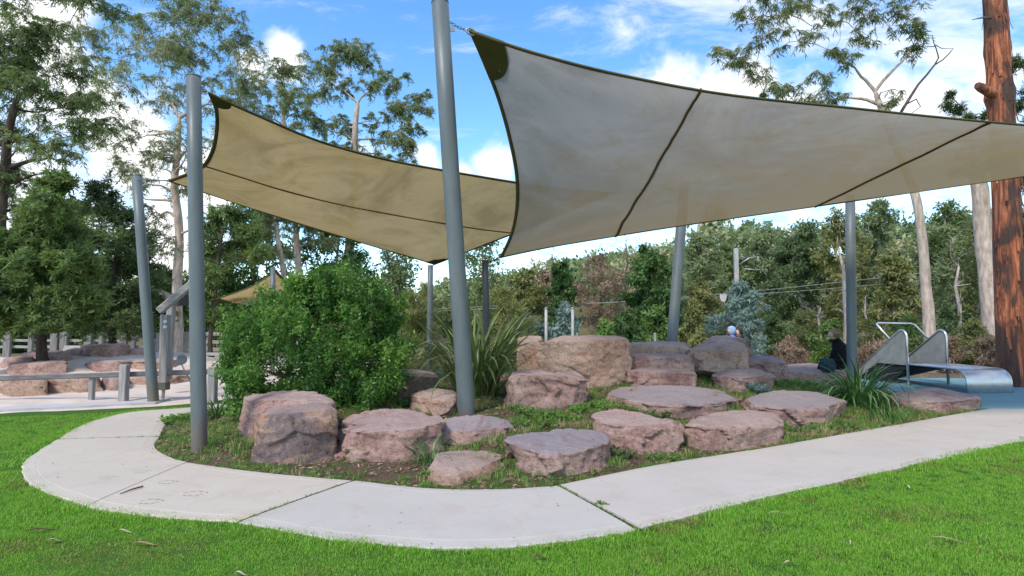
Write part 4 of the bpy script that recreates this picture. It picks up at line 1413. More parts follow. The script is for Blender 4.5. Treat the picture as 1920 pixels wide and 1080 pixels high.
r_, _, n = gum('wattle_tree', 'feathery mid green tree right of the path-bend post', [(396, 682), (396, 640), (402, 560), (412, 480), (420, 430)], 19, 0.085, 0.04,
    [(418, 415, 34), (448, 460, 36), (402, 470, 34), (390, 510, 26), (385, 550, 24), (440, 400, 22), (395, 430, 24), (470, 430, 26), (385, 590, 20), (480, 480, 22)],
    M['bark_dark'], M['fresh_leaf'], leaves=2100, leaf=(0.12, 0.035), droop=0.1, min_z=1.6, group=GW, tuft=0.33, sub=10); NL += n

r_, tpR, n = gum('gum_tree', 'pale cream-trunked gum tree with spreading dark limbs above the large sail', [(1745, 648), (1740, 590), (1737, 540), (1728, 460), (1715, 380), (1702, 330), (1668, 250), (1650, 205), (1643, 165)], 20, 0.20, 0.085,
    [(1398, 112, 24), (1366, 96, 18), (1428, 66, 26), (1446, 26, 24), (1484, 24, 24), (1422, 135, 20), (1496, 72, 22), (1536, 150, 20), (1478, 168, 20), (1516, 186, 18), (1560, 34, 26), (1606, 10, 24),
     (1622, 72, 20), (1640, 28, 20), (1700, 52, 22), (1722, 62, 14), (1708, 92, 16), (1676, 186, 16), (1590, 112, 18), (1566, 182, 18), (1446, 168, 16), (1440, -15, 34), (1532, -24, 34), (1652, -36, 30), (1712, -5, 26), (1395, 30, 18), (1560, 96, 16), (1690, 22, 16), (1340, 96, 12)],
    M['bark_pale'], M['gum_leaf'], leaves=800, leaf=(0.18, 0.034), droop=0.8, min_z=8.1, group=GGUM, tuft=0.23, sub=12, dj=0.5, spread_k=1.55, flat=0.9); NL += n
mb = MB()
dbr = [(1692, 206, 20), (1708, 180, 20.1), (1722, 158, 20.1), (1738, 140, 20.2), (1752, 122, 20.3), (1768, 112, 20.4), (1780, 100, 20.4), (1787, 91, 20.5)]
mb.tube([D(1668, 250, 20)] + [D(*p) for p in dbr], [0.055, 0.05, 0.046, 0.04, 0.036, 0.03, 0.025, 0.02, 0.012], 6)
mb.tube([D(1752, 122, 20.3), D(1760, 108, 20.3), D(1755, 90, 20.2), D(1750, 78, 20.2), D(1748, 65, 20.1)], [0.03, 0.024, 0.02, 0.015, 0.008], 5)
mb.tube([D(1754, 87, 20.2), D(1738, 87, 20.1), D(1722, 92, 20)], [0.017, 0.012, 0.007], 5)
mb.tube([D(1754, 84, 20.2), D(1766, 91, 20.2), D(1786, 91, 20.4)], [0.016, 0.013, 0.008], 5)
mb.tube([D(1700, 195, 20), D(1718, 186, 19.9), D(1726, 200, 19.9), D(1710, 212, 19.9)], [0.03, 0.024, 0.016, 0.01], 5)
dead = mb.build('dead_branch', M['twig'], r_, smooth=True)
dead['label'] = 'bare crooked dead branch'

# stringybark trunk at the right edge
tpx = [(1898, 690), (1896, 640), (1893, 560), (1890, 480), (1887, 380), (1882, 290), (1876, 200), (1871, 110), (1866, 20), (1860, -80), (1850, -220)]
tb = [D(x, y, 15.2) for x, y in tpx]; tb[0].z = -0.05
tb = catm(tb, 6)
red = empty('stringybark_tree', tb[0], 'massive trunk with rusty orange stringy bark at the right edge of the view', 'tree')
mb = MB()
n = 28; rings = []
mm = len(tb)
for i, p in enumerate(tb):
    r = 0.335 - 0.10 * i / (mm - 1)
    if i < 6: r *= 1 + 0.16 * (1 - i / 6)
    burl = math.exp(-((p.z - D(1876, 178, 15.2).z) / 0.32) ** 2) * 0.10 + math.exp(-((p.z - D(1876, 95, 15.2).z) / 0.2) ** 2) * 0.04
    for k in range(n):
        a = 2 * math.pi * k / n
        rr = r + burl * (0.6 + 0.6 * mnoise.noise(Vector((math.cos(a) * 2, math.sin(a) * 2, p.z * 3))))
        rr *= 1 + 0.09 * mnoise.noise(Vector((math.cos(a) * 3.2, math.sin(a) * 3.2, p.z * 0.35))) + 0.055 * mnoise.noise(Vector((math.cos(a) * 9, math.sin(a) * 9, p.z * 1.1)))
        rings.append(p + Vector((math.cos(a) * rr, math.sin(a) * rr, 0)))
mb.add(rings, [(i * n + k, i * n + (k + 1) % n, (i + 1) * n + (k + 1) % n, (i + 1) * n + k) for i in range(mm - 1) for k in range(n)])
mb.build('trunk', M['bark_red'], red, smooth=True)
mb = MB()
mb.tube([D(1874, 182, 15.2), D(1855, 172, 15.0), D(1840, 164, 14.95), D(1832, 160, 14.9)], [0.16, 0.13, 0.115, 0.08], 9, wob=0.25, seed=3)
mb.build('branch_stub', M['bark_red'], red, smooth=True)
mb = MB()
mb.tube([D(1858, 34, 14.95), D(1842, 33, 14.8), D(1822, 37, 14.7)], [0.035, 0.022, 0.008], 6)
mb.build('twig', M['twig'], red, smooth=True)
# peeling strips of bark
mb = MB()
for k in range(90):
    i = random.randrange(4, mm - 12); a = random.uniform(math.pi * 0.9, math.pi * 2.1)
    r = (0.335 - 0.10 * i / (mm - 1)) * 1.03
    c = tb[i]
    nrm_ = Vector((math.cos(a), math.sin(a), 0)); tg = Vector((-nrm_.y, nrm_.x, 0))
    L_ = random.uniform(0.25, 0.9); w_ = random.uniform(0.012, 0.035)
    p0 = c + nrm_ * r
    pts = [p0 + Vector((0, 0, -L_ * t)) + nrm_ * (0.02 + 0.09 * t * t * random.random()) for t in (0, 0.5, 1)]
    vs = []
    for q in pts: vs += [q - tg * w_, q + tg * w_ + nrm_ * 0.006]
    mb.add(vs, [(0, 1, 3, 2), (2, 3, 5, 4)])
tag(mb.build('bark_strips', M['bark_red'], red), kind='stuff')
pts = []
sk = Skeleton(tb[-14:], [0.2] * 14)
P = []
for k in range(9):
    t = tb[-1] + Vector((random.uniform(-2.5, 2.5), random.uniform(-2, 2), random.uniform(0.2, 3.0)))
    sk.limb(t, 0.02, 5)
    for q in range(6):
        c = t + Vector(ball(1, 0.9)[0]); sk.limb(c, 0.006, 5, n=4, sides=3)
        P.append(np.array(c) + rng.normal(size=(70, 3)) * 0.28)
tag(sk.mb.build('limbs', M['bark_dark'], red, smooth=True), kind='stuff')
P = np.concatenate(P); d = unit(rng.normal(size=P.shape) + np.array([0, 0, -0.9]))
build_leaves('crown', P, d, 0.15, 0.035, M['gum_leaf'], red)

gum('pine_tree', 'feathery dark tree showing past the right side of the rusty trunk', [(1950, 660), (1945, 500), (1938, 350), (1930, 200), (1925, 120)], 19, 0.16, 0.05,
    [(1906, 120, 20), (1925, 180, 26), (1900, 250, 18), (1925, 290, 26), (1795, 208, 13), (1775, 200, 9), (1815, 222, 9), (1850, 215, 10), (1960, 230, 30), (1905, 200, 14), (1912, 340, 18), (1780, 180, 8)],
    M['bark_dark'], M['wattle_leaf'], leaves=2600, leaf=(0.12, 0.022), droop=0.1, min_z=5, group=None, tuft=0.36, sub=7)


def cloud_tree(name, label, x, ytop, ybase, wpx, depth, leafm, n=4200, size=0.22, bark='bark_grey', group=None, cat='tree', trunk=True, seed=None, crown_from=0.18, lumps=None, droop=0.2, base=None,
               taper=0.55, vm=None, gaps=1.0, wleaf=0.42, bare=0):
    """mid-distance tree: trunk, limbs to lumps, small leaf faces through the lumps"""
    base_p = D(x, ybase, depth)
    z0 = float(hill(base_p.x, depth)) - 0.05 if base is None else base
    base_p.z = z0
    top = D(x, ytop, depth).z
    h = top - z0
    w = wpx * depth / F / 2
    root = empty(name, base_p, label, cat, group)
    P = []; VM = []; NR = []
    sk = None
    if trunk:
        tp = [base_p + Vector((random.uniform(-0.04, 0.04) * h * t, random.uniform(-0.03, 0.03) * h * t, h * 0.86 * t)) for t in (0, 0.2, 0.4, 0.6, 0.8, 1.0)]
        rad = [h * 0.022 * (1 - 0.8 * t) + 0.02 for t in (0, 0.2, 0.4, 0.6, 0.8, 1.0)]
        mb = MB(); mb.tube(tp, rad, 7, wob=0.1); mb.build('trunk', M[bark], root, smooth=True)
        sk = Skeleton(tp, rad)
    k = lumps or max(9, int(12 * h / max(w * 2, 0.5)))
    k = min(k, 34)
    tot = 0
    for i in range(k):
        t = (i + 0.5) / k
        zc = crown_from + (1 - crown_from) * t
        prof = math.sin(math.pi * min(1, (zc - crown_from) / (1 - crown_from) * 0.82 + 0.16)) ** taper
        a = i * 2.399 + random.uniform(-0.5, 0.5)
        rad_ = w * prof * random.uniform(0.25, 0.78)
        lr = w * random.uniform(0.30, 0.52) * (0.55 + 0.45 * prof)
        c = base_p + Vector((math.cos(a) * rad_, math.sin(a) * rad_ * 0.9, max(lr * 0.5, h * zc - lr * 0.6)))
        if sk: sk.limb(c, 0.015, z0 + h * crown_from * 0.6, n=5, sides=4)
        m_ = max(12, int(n / k * random.uniform(0.6, 1.4)))
        # several small sprays inside the lump leave gaps
        ns = 11
        cs = ball(ns, lr, 0.8)
        idx = rng.integers(0, ns, m_)
        q = cs[idx] + ball(m_, lr * 0.46 * gaps, 0.75)
        q = q + np.array(c)
        q[:, 2] = np.maximum(q[:, 2], z0 + 0.05)
        P.append(q)
        NR.append(unit((q - np.array(c)) / lr + (q - np.array(base_p) - np.array([0, 0, h * 0.5])) / h + np.array([0, 0, 0.3]) + rng.normal(size=(m_, 3)) * 0.5))
        VM.append(np.full(m_, random.uniform(0.3, 0.7)) + (rng.random(ns) * 0.3 - 0.15)[idx])
        if sk:
            for c2 in cs[:2]: sk.limb(c + Vector(c2), 0.008, z0 + h * crown_from * 0.5, n=3, sides=3)
    if sk:
        for b in range(bare):
            a = random.uniform(0, 6.28)
            t = base_p + Vector((math.cos(a) * w * random.uniform(0.2, 1), math.sin(a) * w * 0.7, h * random.uniform(0.65, 1.15)))
            pts = sk.limb(t, 0.012, z0 + h * 0.3, n=6, sides=4, jit=0.2)
        tag(sk.mb.build('limbs', M[bark], root, smooth=True), kind='stuff')
    if n > 0:
        P = np.concatenate(P); VM = np.concatenate(VM)
        d = rng.normal(size=P.shape); d[:, 2] -= droop * 2
        build_leaves('crown', P, unit(d), 1.35 * size * rng.uniform(0.6, 1.4, len(P)), 1.3 * size * wleaf * rng.uniform(0.7, 1.3, len(P)), leafm, root, VM if vm is None else VM * 0 + vm, Nrm=np.concatenate(NR))
    return root


CT = cloud_tree
# trees and shrubs in the middle distance, seen under the sails (left to right)
CT('gum_tree', 'dark leafy gum behind the bush just under the left half of the sand sail', 470, 330, 645, 150, 46, M['dark_leaf'], 7000, 0.30, group=None)
CT('gum_tree', 'dark gum behind the bush under the middle of the sand sail', 625, 400, 645, 170, 44, M['dark_leaf'], 8000, 0.28)
CT('gum_tree', 'thin open gum with sky showing through left of the low sail corner', 745, 455, 645, 130, 46, M['gum_leaf'], 3200, 0.26, gaps=1.3)
CT('gum_tree', 'open gum between the tallest post and the low grey sail corner', 905, 440, 645, 110, 48, M['gum_leaf'], 2800, 0.28, gaps=1.3)
CT('shrub', 'grey-green rush-like shrub right behind the big bush', 775, 535, 650, 150, 18, M['olive_leaf'], 9000, 0.14, cat='shrub', trunk=False, crown_from=0.0, droop=-0.6, wleaf=0.14)
CT('shrub', 'olive wattle shrub behind the flax clump', 950, 535, 650, 150, 20, M['olive_leaf'], 7000, 0.13, cat='shrub', crown_from=0.02, droop=-0.4, wleaf=0.2)
CT('tree', 'olive-brown tree left of the small dark evergreen under the grey sail', 985, 505, 640, 100, 42, M['olive_leaf'], 4200, 0.26)
CT('tree', 'brownish bare-tipped tree beside the small dark evergreen', 1022, 500, 640, 70, 44, M['brown_leaf'], 3000, 0.22, bare=10)
CT('evergreen_tree', 'small dark evergreen against the sky under the low grey sail corner', 1052, 487, 640, 66, 40, M['dark_leaf'], 5200, 0.22)
CT('deciduous_tree', 'round brown twiggy tree between the two dark evergreens', 1128, 474, 640, 128, 45, M['brown_leaf'], 9000, 0.20, bark='twig', bare=22, wleaf=0.16, droop=-0.2)
CT('evergreen_tree', 'largest dark green evergreen left of the leaning rear post', 1218, 458, 645, 128, 37, M['dark_leaf'], 11000, 0.22, crown_from=0.05)
CT('bare_tree', 'leafless grey tree with fine twigs reaching above the round brown tree', 1172, 428, 640, 90, 52, M['brown_leaf'], 0, bark='twig', bare=46)
CT('bare_tree', 'leafless tree above the small dark evergreen', 1036, 452, 640, 90, 52, M['brown_leaf'], 0, bark='twig', bare=40)
CT('gum_tree', 'grey-green gum just right of the leaning rear post', 1312, 432, 640, 110, 50, M['gum_leaf_pale'], 5200, 0.30)
CT('tree', 'olive-brown tree under the grey-green gum right of the leaning rear post', 1318, 520, 640, 80, 40, M['olive_leaf'], 3600, 0.22)
CT('gum_tree', 'grey-green gum behind the rail mast', 1375, 452, 640, 110, 55, M['gum_leaf'], 5200, 0.30)
CT('gum_tree', 'pale gum reaching up to the sail edge right of the rail mast', 1440, 412, 640, 100, 54, M['gum_leaf_pale'], 4200, 0.30, gaps=1.25)
CT('evergreen_tree', 'dense dark green tree left of the upright rear post', 1502, 420, 640, 140, 45, M['wattle_leaf'], 12000, 0.24, crown_from=0.08)
CT('gum_tree', 'olive gum with white stems behind the upright rear post', 1582, 392, 640, 120, 42, M['olive_leaf'], 5200, 0.24, bark='bark_pale', bare=12)
CT('gum_tree', 'tall olive gum right of the upright rear post', 1652, 372, 640, 110, 44, M['gum_leaf_pale'], 6500, 0.26, bark='bark_pale')
CT('tree', 'bushy mid green tree left of the cream gum trunk', 1680, 470, 640, 110, 34, M['olive_leaf'], 6500, 0.20, crown_from=0.05)
CT('gum_tree', 'bushy green gum right of the cream gum trunk', 1792, 372, 640, 130, 42, M['gum_leaf'], 8500, 0.24, bark='bark_pale')
CT('gum_tree', 'gum with bare white forked stems left of the rusty trunk', 1800, 455, 640, 90, 32, M['gum_leaf_pale'], 2600, 0.20, bark='bark_pale', bare=14, crown_from=0.3)
CT('gum_tree', 'pale-stemmed gum with thin foliage close left of the rusty trunk', 1842, 420, 645, 70, 30, M['olive_leaf'], 2200, 0.20, bark='bark_pale', bare=8)
CT('tree', 'dark green tree behind the rusty trunk', 1915, 380, 650, 120, 30, M['wattle_leaf'], 7000, 0.20)
CT('silver_wattle', 'silver-blue wattle bush behind the child in blue', 1392, 525, 652, 116, 23, M['silver_leaf'], 9000, 0.13, cat='shrub', crown_from=0.02, base=0, wleaf=0.3)
CT('silver_wattle', 'small silver-grey shrub behind the tallest slab', 1058, 566, 648, 70, 24, M['silver_leaf'], 3000, 0.13, cat='shrub', crown_from=0.02)
CT('shrub', 'blue-green low shrub left of the two concrete posts', 1000, 590, 650, 80, 22, M['silver_leaf'], 3000, 0.12, cat='shrub', crown_from=0.0, vm=0.1)
CT('shrub', 'bright green shrub in front of the leaning rear post base', 1232, 572, 650, 74, 27, M['bright_leaf'], 4200, 0.16, cat='shrub', crown_from=0.02)
CT('shrub', 'pale green sapling above the tallest slab', 1134, 598, 650, 44, 20, M['bright_leaf'], 1500, 0.13, cat='shrub', crown_from=0.05, vm=0.8)
CT('shrub', 'dark shrub behind the pale green sapling', 1165, 585, 650, 90, 26, M['dark_leaf'], 3600, 0.16, cat='shrub', crown_from=0.0)
CT('shrub', 'olive shrub right of the leaning rear post', 1300, 575, 652, 84, 24, M['olive_leaf'], 4200, 0.14, cat='shrub', crown_from=0.0)
GU = 'scrubby shrubs in the rough ground beyond the bed'
for (x, yt, w, dpt, mm_, lab) in [
    (1455, 590, 80, 25, 'wattle_leaf', 'green shrub right of the silver-blue wattle bush'),
    (1510, 575, 90, 27, 'olive_leaf', 'olive shrub behind the seated woman'),
    (1555, 600, 70, 24, 'bright_leaf', 'bright tangled shrub directly left of the upright rear post'),
    (1640, 598, 90, 26, 'olive_leaf', 'olive shrub behind the left guard panel of the slide'),
    (1700, 590, 90, 27, 'bright_leaf', 'bright shrub behind the slide hand bar'),
    (1775, 575, 80, 24, 'wattle_leaf', 'rounded green shrub right of the cream gum trunk base'),
    (1830, 600, 80, 22, 'olive_leaf', 'olive shrub in front of the rusty trunk'),
    (1850, 632, 60, 19, 'brown_leaf', 'brown dead brush beside the rusty trunk'),
    (1480, 632, 90, 22, 'brown_leaf', 'brown dry brush left of the seated woman'),
    (1650, 635, 110, 21, 'brown_leaf', 'brown dry brush between the upright rear post and the slide'),
    (1770, 632, 90, 20, 'brown_leaf', 'brown dry brush behind the right guard panel of the slide'),
    (1930, 620, 80, 24, 'wattle_leaf', 'green shrub cut by the right edge behind the rusty trunk')]:
    CT('shrub', lab, x, yt, 655, w, dpt, M[mm_], 3800, 0.13, cat='shrub', trunk=False, crown_from=0.0, group=GU, base=0, wleaf=0.3 if mm_ != 'brown_leaf' else 0.16, droop=0 if mm_ != 'brown_leaf' else -0.5)
CT('tree', 'dark tree filling the gap behind the sand left of the leaning post', 130, 470, 640, 190, 36, M['dark_leaf'], 8000, 0.26)
CT('tree', 'dark tree behind the timber play frame', 300, 500, 640, 130, 40, M['dark_leaf'], 6000, 0.26)
CT('tree', 'dark tree far behind the path-bend post', 400, 470, 640, 120, 42, M['dark_leaf'], 6000, 0.26)
CT('tree', 'dark tree at the far left edge behind the sand', -10, 500, 640, 160, 34, M['dark_leaf'], 6000, 0.26)
for (x, yt, dp, bb, lab) in ((1586, 430, 26, 12, 'slender white-stemmed bare tree just left of the upright rear post'), (1626, 545, 27, 4, 'short white bare stem just right of the upright rear post'),
                             (1803, 470, 24, 10, 'white forked bare tree between the cream gum trunk and the rusty trunk'), (1540, 560, 26, 6, 'thin bare grey stem above the seated woman')):
    CT('bare_tree', lab, x, yt, 645, 46, dp, M['brown_leaf'], 0, bark='bark_pale', bare=bb, lumps=5)
# large pale trunk seen beside the rusty one
gum('gum_tree', 'thick grey-white trunk seen just left of the rusty trunk', [(1866, 645), (1856, 520), (1848, 430), (1838, 360), (1832, 310)], 27, 0.44, 0.30,
    [(1810, 290, 16), (1845, 285, 16), (1825, 268, 14), (1860, 310, 14), (1795, 320, 12)], M['bark_pale'], M['gum_leaf_pale'], leaves=700, leaf=(0.18, 0.04), min_z=6.0, group=GGUM, tuft=0.24, sub=10, spread_k=1.3)

# the far wood: one mass of crowns on the slope
P = []; VM = []; SZ = []; NR = []; mbw = MB()
for k in range(230):
    Y = random.uniform(58, 135); px = random.uniform(330, 2000) if k < 190 else random.uniform(-120, 900)
    X = (px - 960) / F * Y
    z0 = float(hill(X, Y))
    h = random.uniform(6.5, 11) * (0.72 if px < 980 else 1.0); w = random.uniform(2.2, 4.0)
    ytop_lim = 425 if 960 < px < 1330 else 395
    if 960 < px < 1330:
        zl = CAMH + (610 - 500 + (px - 960) * 0.13) / F * Y
        h = min(h, max(3.0, zl - z0))
    vm = random.uniform(0.1, 0.95)
    m_ = 620
    cs = ball(14, 1.0); cs[:, 0] *= w; cs[:, 1] *= w; cs[:, 2] = cs[:, 2] * h * 0.42 + h * 0.55
    idx = rng.integers(0, 14, m_)
    q = cs[idx] + ball(m_, w * 0.45, 0.8)
    NR.append(unit((q - cs[idx]) / w * 1.2 + (q - np.array([0, 0, h * 0.5])) / w * 0.6 + np.array([0, 0, 0.3]) + rng.normal(size=(m_, 3)) * 0.45))
    P.append(q + np.array([X, Y, z0])); VM.append(np.full(m_, vm) + (rng.random(14) * 0.3 - 0.15)[idx]); SZ.append(np.full(m_, 0.55 + Y * 0.0025))
    mbw.tube([(X, Y, z0 - 0.3), (X + random.uniform(-0.4, 0.4), Y, z0 + h * 0.7)], [0.18, 0.06], 5, cap=False)
P = np.concatenate(P); VM = np.concatenate(VM); SZ = np.concatenate(SZ)
wood = build_leaves('woodland', P, unit(rng.normal(size=P.shape)), SZ, SZ * 0.55, M['woodland'], None, VM, Nrm=np.concatenate(NR))
tag(wood, 'mass of grey-green trees covering the far slope', 'woodland', kind='stuff')
tag(mbw.build('woodland_stems', M['bark_grey'], wood), kind='stuff')

# the large green bush
bb0 = GT(585, 790); BUSHD = 9.6
bc = D(585, 700, BUSHD)
bc.z = H(bc.x, bc.y) - 0.03
bush = empty('bush', bc, 'large rounded bright green leafy bush behind the boulders on the left', 'bush')
sk = Skeleton([bc + Vector((0, 0, t)) for t in (0, 0.15, 0.3)], [0.07, 0.06, 0.055])
P = []; Dr = []; VM = []
lum = [(470, 690, 40), (455, 640, 36), (482, 600, 40), (530, 565, 42), (580, 545, 44), (630, 545, 46), (685, 552, 42), (725, 575, 34), (520, 640, 58), (590, 610, 62), (660, 610, 60), (712, 635, 46), (742, 660, 26),
       (540, 700, 56), (610, 690, 62), (675, 690, 56), (712, 715, 34), (650, 735, 42), (695, 745, 26), (470, 735, 30), (450, 760, 22), (600, 735, 40), (447, 610, 20), (505, 562, 24), (610, 522, 22), (665, 532, 20), (440, 690, 20), (562, 525, 18), (640, 518, 15), (735, 700, 22),
       (560, 745, 34), (500, 745, 26), (690, 755, 24), (640, 770, 22), (600, 650, 50), (660, 665, 46), (545, 600, 42), (620, 580, 40)]
for (x, y, r) in lum:
    y = 765 + (y - 765) * 0.935; r *= random.uniform(0.85, 1.08)
    rr = r * BUSHD / F
    for layer in range(2):
        c = D(x, y, BUSHD + random.uniform(-0.75, 0.25) * (1 if layer == 0 else -1.3) * (0.6 + 0.8 * (1 - abs(x - 610) / 200)))
        pts = sk.limb(c, 0.006, bc.z, n=5, sides=4)
        ns = 12
        cs = ball(ns, rr * 1.05, 1.0)
        vm = random.uniform(0.22, 0.74)
        for o in cs:
            t = c + Vector(o)
            # leafy shoot: leaves along an upward twig
            dirn = (Vector(o).normalized() * 0.7 + Vector((random.gauss(0, 0.3), random.gauss(0, 0.3), 0.8))).normalized()
            ls = random.uniform(0.10, 0.46)
            sk.mb.tube([t - dirn * ls * 0.5, t + dirn * ls * 0.5], [0.004, 0.002], 3, cap=False)
            m_ = 100
            s_ = rng.uniform(-0.6, 0.55, (m_, 1))
            q = np.array(t) + np.array(dirn) * s_ * ls + rng.normal(size=(m_, 3)) * 0.042
            d = unit(np.array(dirn) * 0.5 + rng.normal(size=(m_, 3)) * 0.9)
            P.append(q); Dr.append(d); VM.append(np.full(m_, vm + random.uniform(-0.14, 0.14)))
P = np.concatenate(P); Dr = np.concatenate(Dr); VM = np.concatenate(VM)
EP = []; ED = []
for k in range(190):
    j = random.randrange(len(P)); c = Vector(P[j]) - (bc + Vector((0, 0, 0.55)))
    if c.length < 0.75: continue
    o = c.normalized(); dirn = (o * 0.7 + Vector((random.gauss(0, 0.35), random.gauss(0, 0.35), 0.55))).normalized()
    b0 = Vector(P[j]); L0 = random.uniform(0.12, 0.34)
    sk.mb.tube([b0 - dirn * 0.08, b0 + dirn * L0], [0.004, 0.002], 3, cap=False)
    m_ = 26; s_ = rng.uniform(0, 1, (m_, 1))
    EP.append(np.array(b0) + np.array(dirn) * s_ * L0 + rng.normal(size=(m_, 3)) * 0.016); ED.append(unit(np.array(dirn) * 0.6 + rng.normal(size=(m_, 3)) * 0.8))
EP = np.concatenate(EP); P = np.concatenate([P, EP]); Dr = np.concatenate([Dr] + ED); VM = np.concatenate([VM, np.full(len(EP), 0.72)])
P[:, 2] = np.maximum(P[:, 2], bc.z + 0.0)
vv = np.clip(VM + rng.normal(0, 0.12, len(P)), 0, 0.92); vv[rng.random(len(P)) < 0.004] = 1.0
V = leaf_quads(P, Dr, 0.058 * rng.uniform(0.6, 1.4, len(P)), 0.031 * rng.uniform(0.7, 1.3, len(P)))
np_mesh('crown', V, quads_idx(len(P)), 4, M['bush_leaf'], bush, vv)
tag(sk.mb.build('stems', M['twig'], bush, smooth=True), kind='stuff')


# strap-leaved clumps
def blade_mesh(L, w, bend, m, seg=7, fold=0.25):
    vs = []; fs = []
    for i in range(seg + 1):
        t = i / seg
        a = bend * t ** 1.5
        # integrate the arc
        x = L * (math.sin(a) * t * 0.72); z = L * t * (math.cos(a * 0.72))
        ww = w * (0.55 + 0.9 * t) * (1 - t) ** 0.55 if t < 1 else 0
        ww = max(ww, w * 0.02)
        vs += [(x, -ww, z + 0), (x - fold * ww * math.cos(a), 0, z - fold * ww * 0.3), (x, ww, z)]
    for i in range(seg):
        k = i * 3
        fs += [(k, k + 1, k + 4, k + 3), (k + 1, k + 2, k + 5, k + 4)]
    me = bpy.data.meshes.new('leaf')
    me.from_pydata(vs, [], fs)
    me.polygons.foreach_set('use_smooth', [True] * len(fs))
    at = me.attributes.new('var', 'FLOAT', 'FACE')
    v = random.random()
    at.data.foreach_set('value', [min(1, max(0, v + random.uniform(-0.05, 0.05)))] * len(fs))
    me.materials.append(m)
    return me


def strap_clump(name, label, loc, n, L, w, m, spread=0.18, nvar=14, bmax=1.9, cat='plant', group=None):
    root = empty(name, loc, label, cat, group)
    meshes = [blade_mesh(1.0, w / L, random.uniform(0.25, bmax), m) for _ in range(nvar)]
    for k in range(n):
        o = bpy.data.objects.new('leaf', meshes[k % nvar])
        o.parent = root
        a = random.uniform(0, 2 * math.pi); r = spread * math.sqrt(random.random())
        o.location = (math.cos(a) * r, math.sin(a) * r, -0.02)
        s_ = L * random.uniform(0.5, 1.15)
        o.scale = (s_, s_, s_)
        tilt = random.uniform(0.0, 0.5) * (0.3 + r / spread)
        o.rotation_euler = (random.gauss(0, 0.08), tilt, a + random.gauss(0, 0.5))
        col.objects.link(o)
    return root


fl = GT(893, 752)
fl = D(893, 742, 9.95); fl.z = H(fl.x, fl.y)
strap_clump('flax_plant', 'large flax clump of long strappy leaves behind the tallest post', fl, 270, 1.62, 0.030, M['flax'], 0.34, 20, 1.75)
s2 = GT(1612, 762)
strap_clump('strappy_plant', 'large dark green strappy clump near the slide end of the bed', s2, 230, 0.98, 0.021, M['strap'], 0.26, 14, 2.2)
s3 = GT(806, 872); strap_clump('strappy_plant', 'small strappy tuft at the right end of the long maroon boulder', s3 + Vector((0, 0.05, 0)), 45, 0.42, 0.010, M['strap'], 0.10, 8, 2.0)
s4 = GT(408, 782); strap_clump('strappy_plant', 'dark strappy tuft beside the path-bend post', s4, 60, 0.42, 0.014, M['strap'], 0.14, 8, 2.0)
s5 = GT(1670, 790); strap_clump('strappy_plant', 'grassy tuft at the foot of the large strappy clump', s5, 60, 0.5, 0.009, M['strap'], 0.25, 8, 2.0)


# leafy weeds between the boulders
def weed(label, px, r, n, m, L=0.07, group='leafy weeds between the boulders'):
    p = GT(*px)
    root = empty('weed', p, label, 'weed', group)
    nb = max(6, n // 12)
    P = []; Dr = []
    mb = MB()
    for k in range(nb):
        a = random.uniform(0, 6.28); q = math.sqrt(random.random()) * r
        b = Vector((p.x + math.cos(a) * q * 1.3, p.y + math.sin(a) * q * 0.7, 0)); b.z = H(b.x, b.y)
        hgt = random.uniform(0.5, 1.0) * L * 1.6
        tip = b + Vector((random.gauss(0, 0.03), random.gauss(0, 0.03), hgt))
        mb.tube([b, tip], [0.004, 0.002], 3, cap=False)
        m_ = 12
        t = rng.uniform(0.2, 1, (m_, 1))
        P.append(np.array(b) * (1 - t) + np.array(tip) * t)
        d = rng.normal(size=(m_, 3)); d[:, 2] = np.abs(d[:, 2]) * 0.5 + 0.15
        Dr.append(unit(d))
    P = np.concatenate(P); Dr = np.concatenate(Dr)
    tag(mb.build('stems', m, root), kind='stuff')
    build_leaves('leaves', P, Dr, L * rng.uniform(0.6, 1.4, len(P)), L * 0.38, m, root)


weed('bright leafy weed patch below the squat rounded block', (1000, 782), 0.30, 420, M['bright_leaf'], 0.07)
weed('leafy weed patch at the right of the low purple-topped boulder', (1050, 790), 0.22, 240, M['weed'], 0.06)
weed('dark leafy weed draped over the pink scooped boulder', (1215, 788), 0.24, 300, M['wattle_leaf'], 0.08)
weed('thistle-like weed below the solitary pink boulder', (1415, 738), 0.20, 200, M['silver_leaf'], 0.11)
weed('green weed patch right of the solitary pink boulder', (1480, 726), 0.40, 420, M['weed'], 0.07)
weed('weed tuft between the small orange boulder and the maroon boulder', (758, 760), 0.18, 180, M['bright_leaf'], 0.06)
weed('weed tuft left of the small cream boulder', (806, 898), 0.10, 90, M['weed'], 0.05)
weed('weed patch under the overhanging tan boulder', (1320, 700), 0.40, 300, M['weed'], 0.07)
weed('weed patch under the low sloping boulder', (1500, 812), 0.22, 260, M['wattle_leaf'], 0.05)
weed('weed in the gap right of the slate-topped boulder', (1170, 862), 0.10, 120, M['wattle_leaf'], 0.07)
weed('grassy weed at the bend of the path by the left post', (325, 795), 0.22, 220, M['weed'], 0.08)
weed('fresh green groundcover between the purple-topped boulder and the squat rounded block', (1010, 800), 0.30, 300, M['bright_leaf'], 0.055)
weed('fresh green groundcover beside the base of the wide rounded boulder', (1560, 800), 0.30, 360, M['bright_leaf'], 0.055)
weed('fresh green groundcover at the path edge below the pink scooped boulder', (1240, 862), 0.18, 220, M['bright_leaf'], 0.045)
weed('fresh green groundcover left of the broad low grey slab', (1110, 770), 0.28, 280, M['weed'], 0.06)
weed('weed sprouting in the joint of the path below the slate-topped boulder', (1128, 953), 0.045, 60, M['bright_leaf'], 0.035)

# ------------------------------------------------------------------ grasses (instanced tufts)


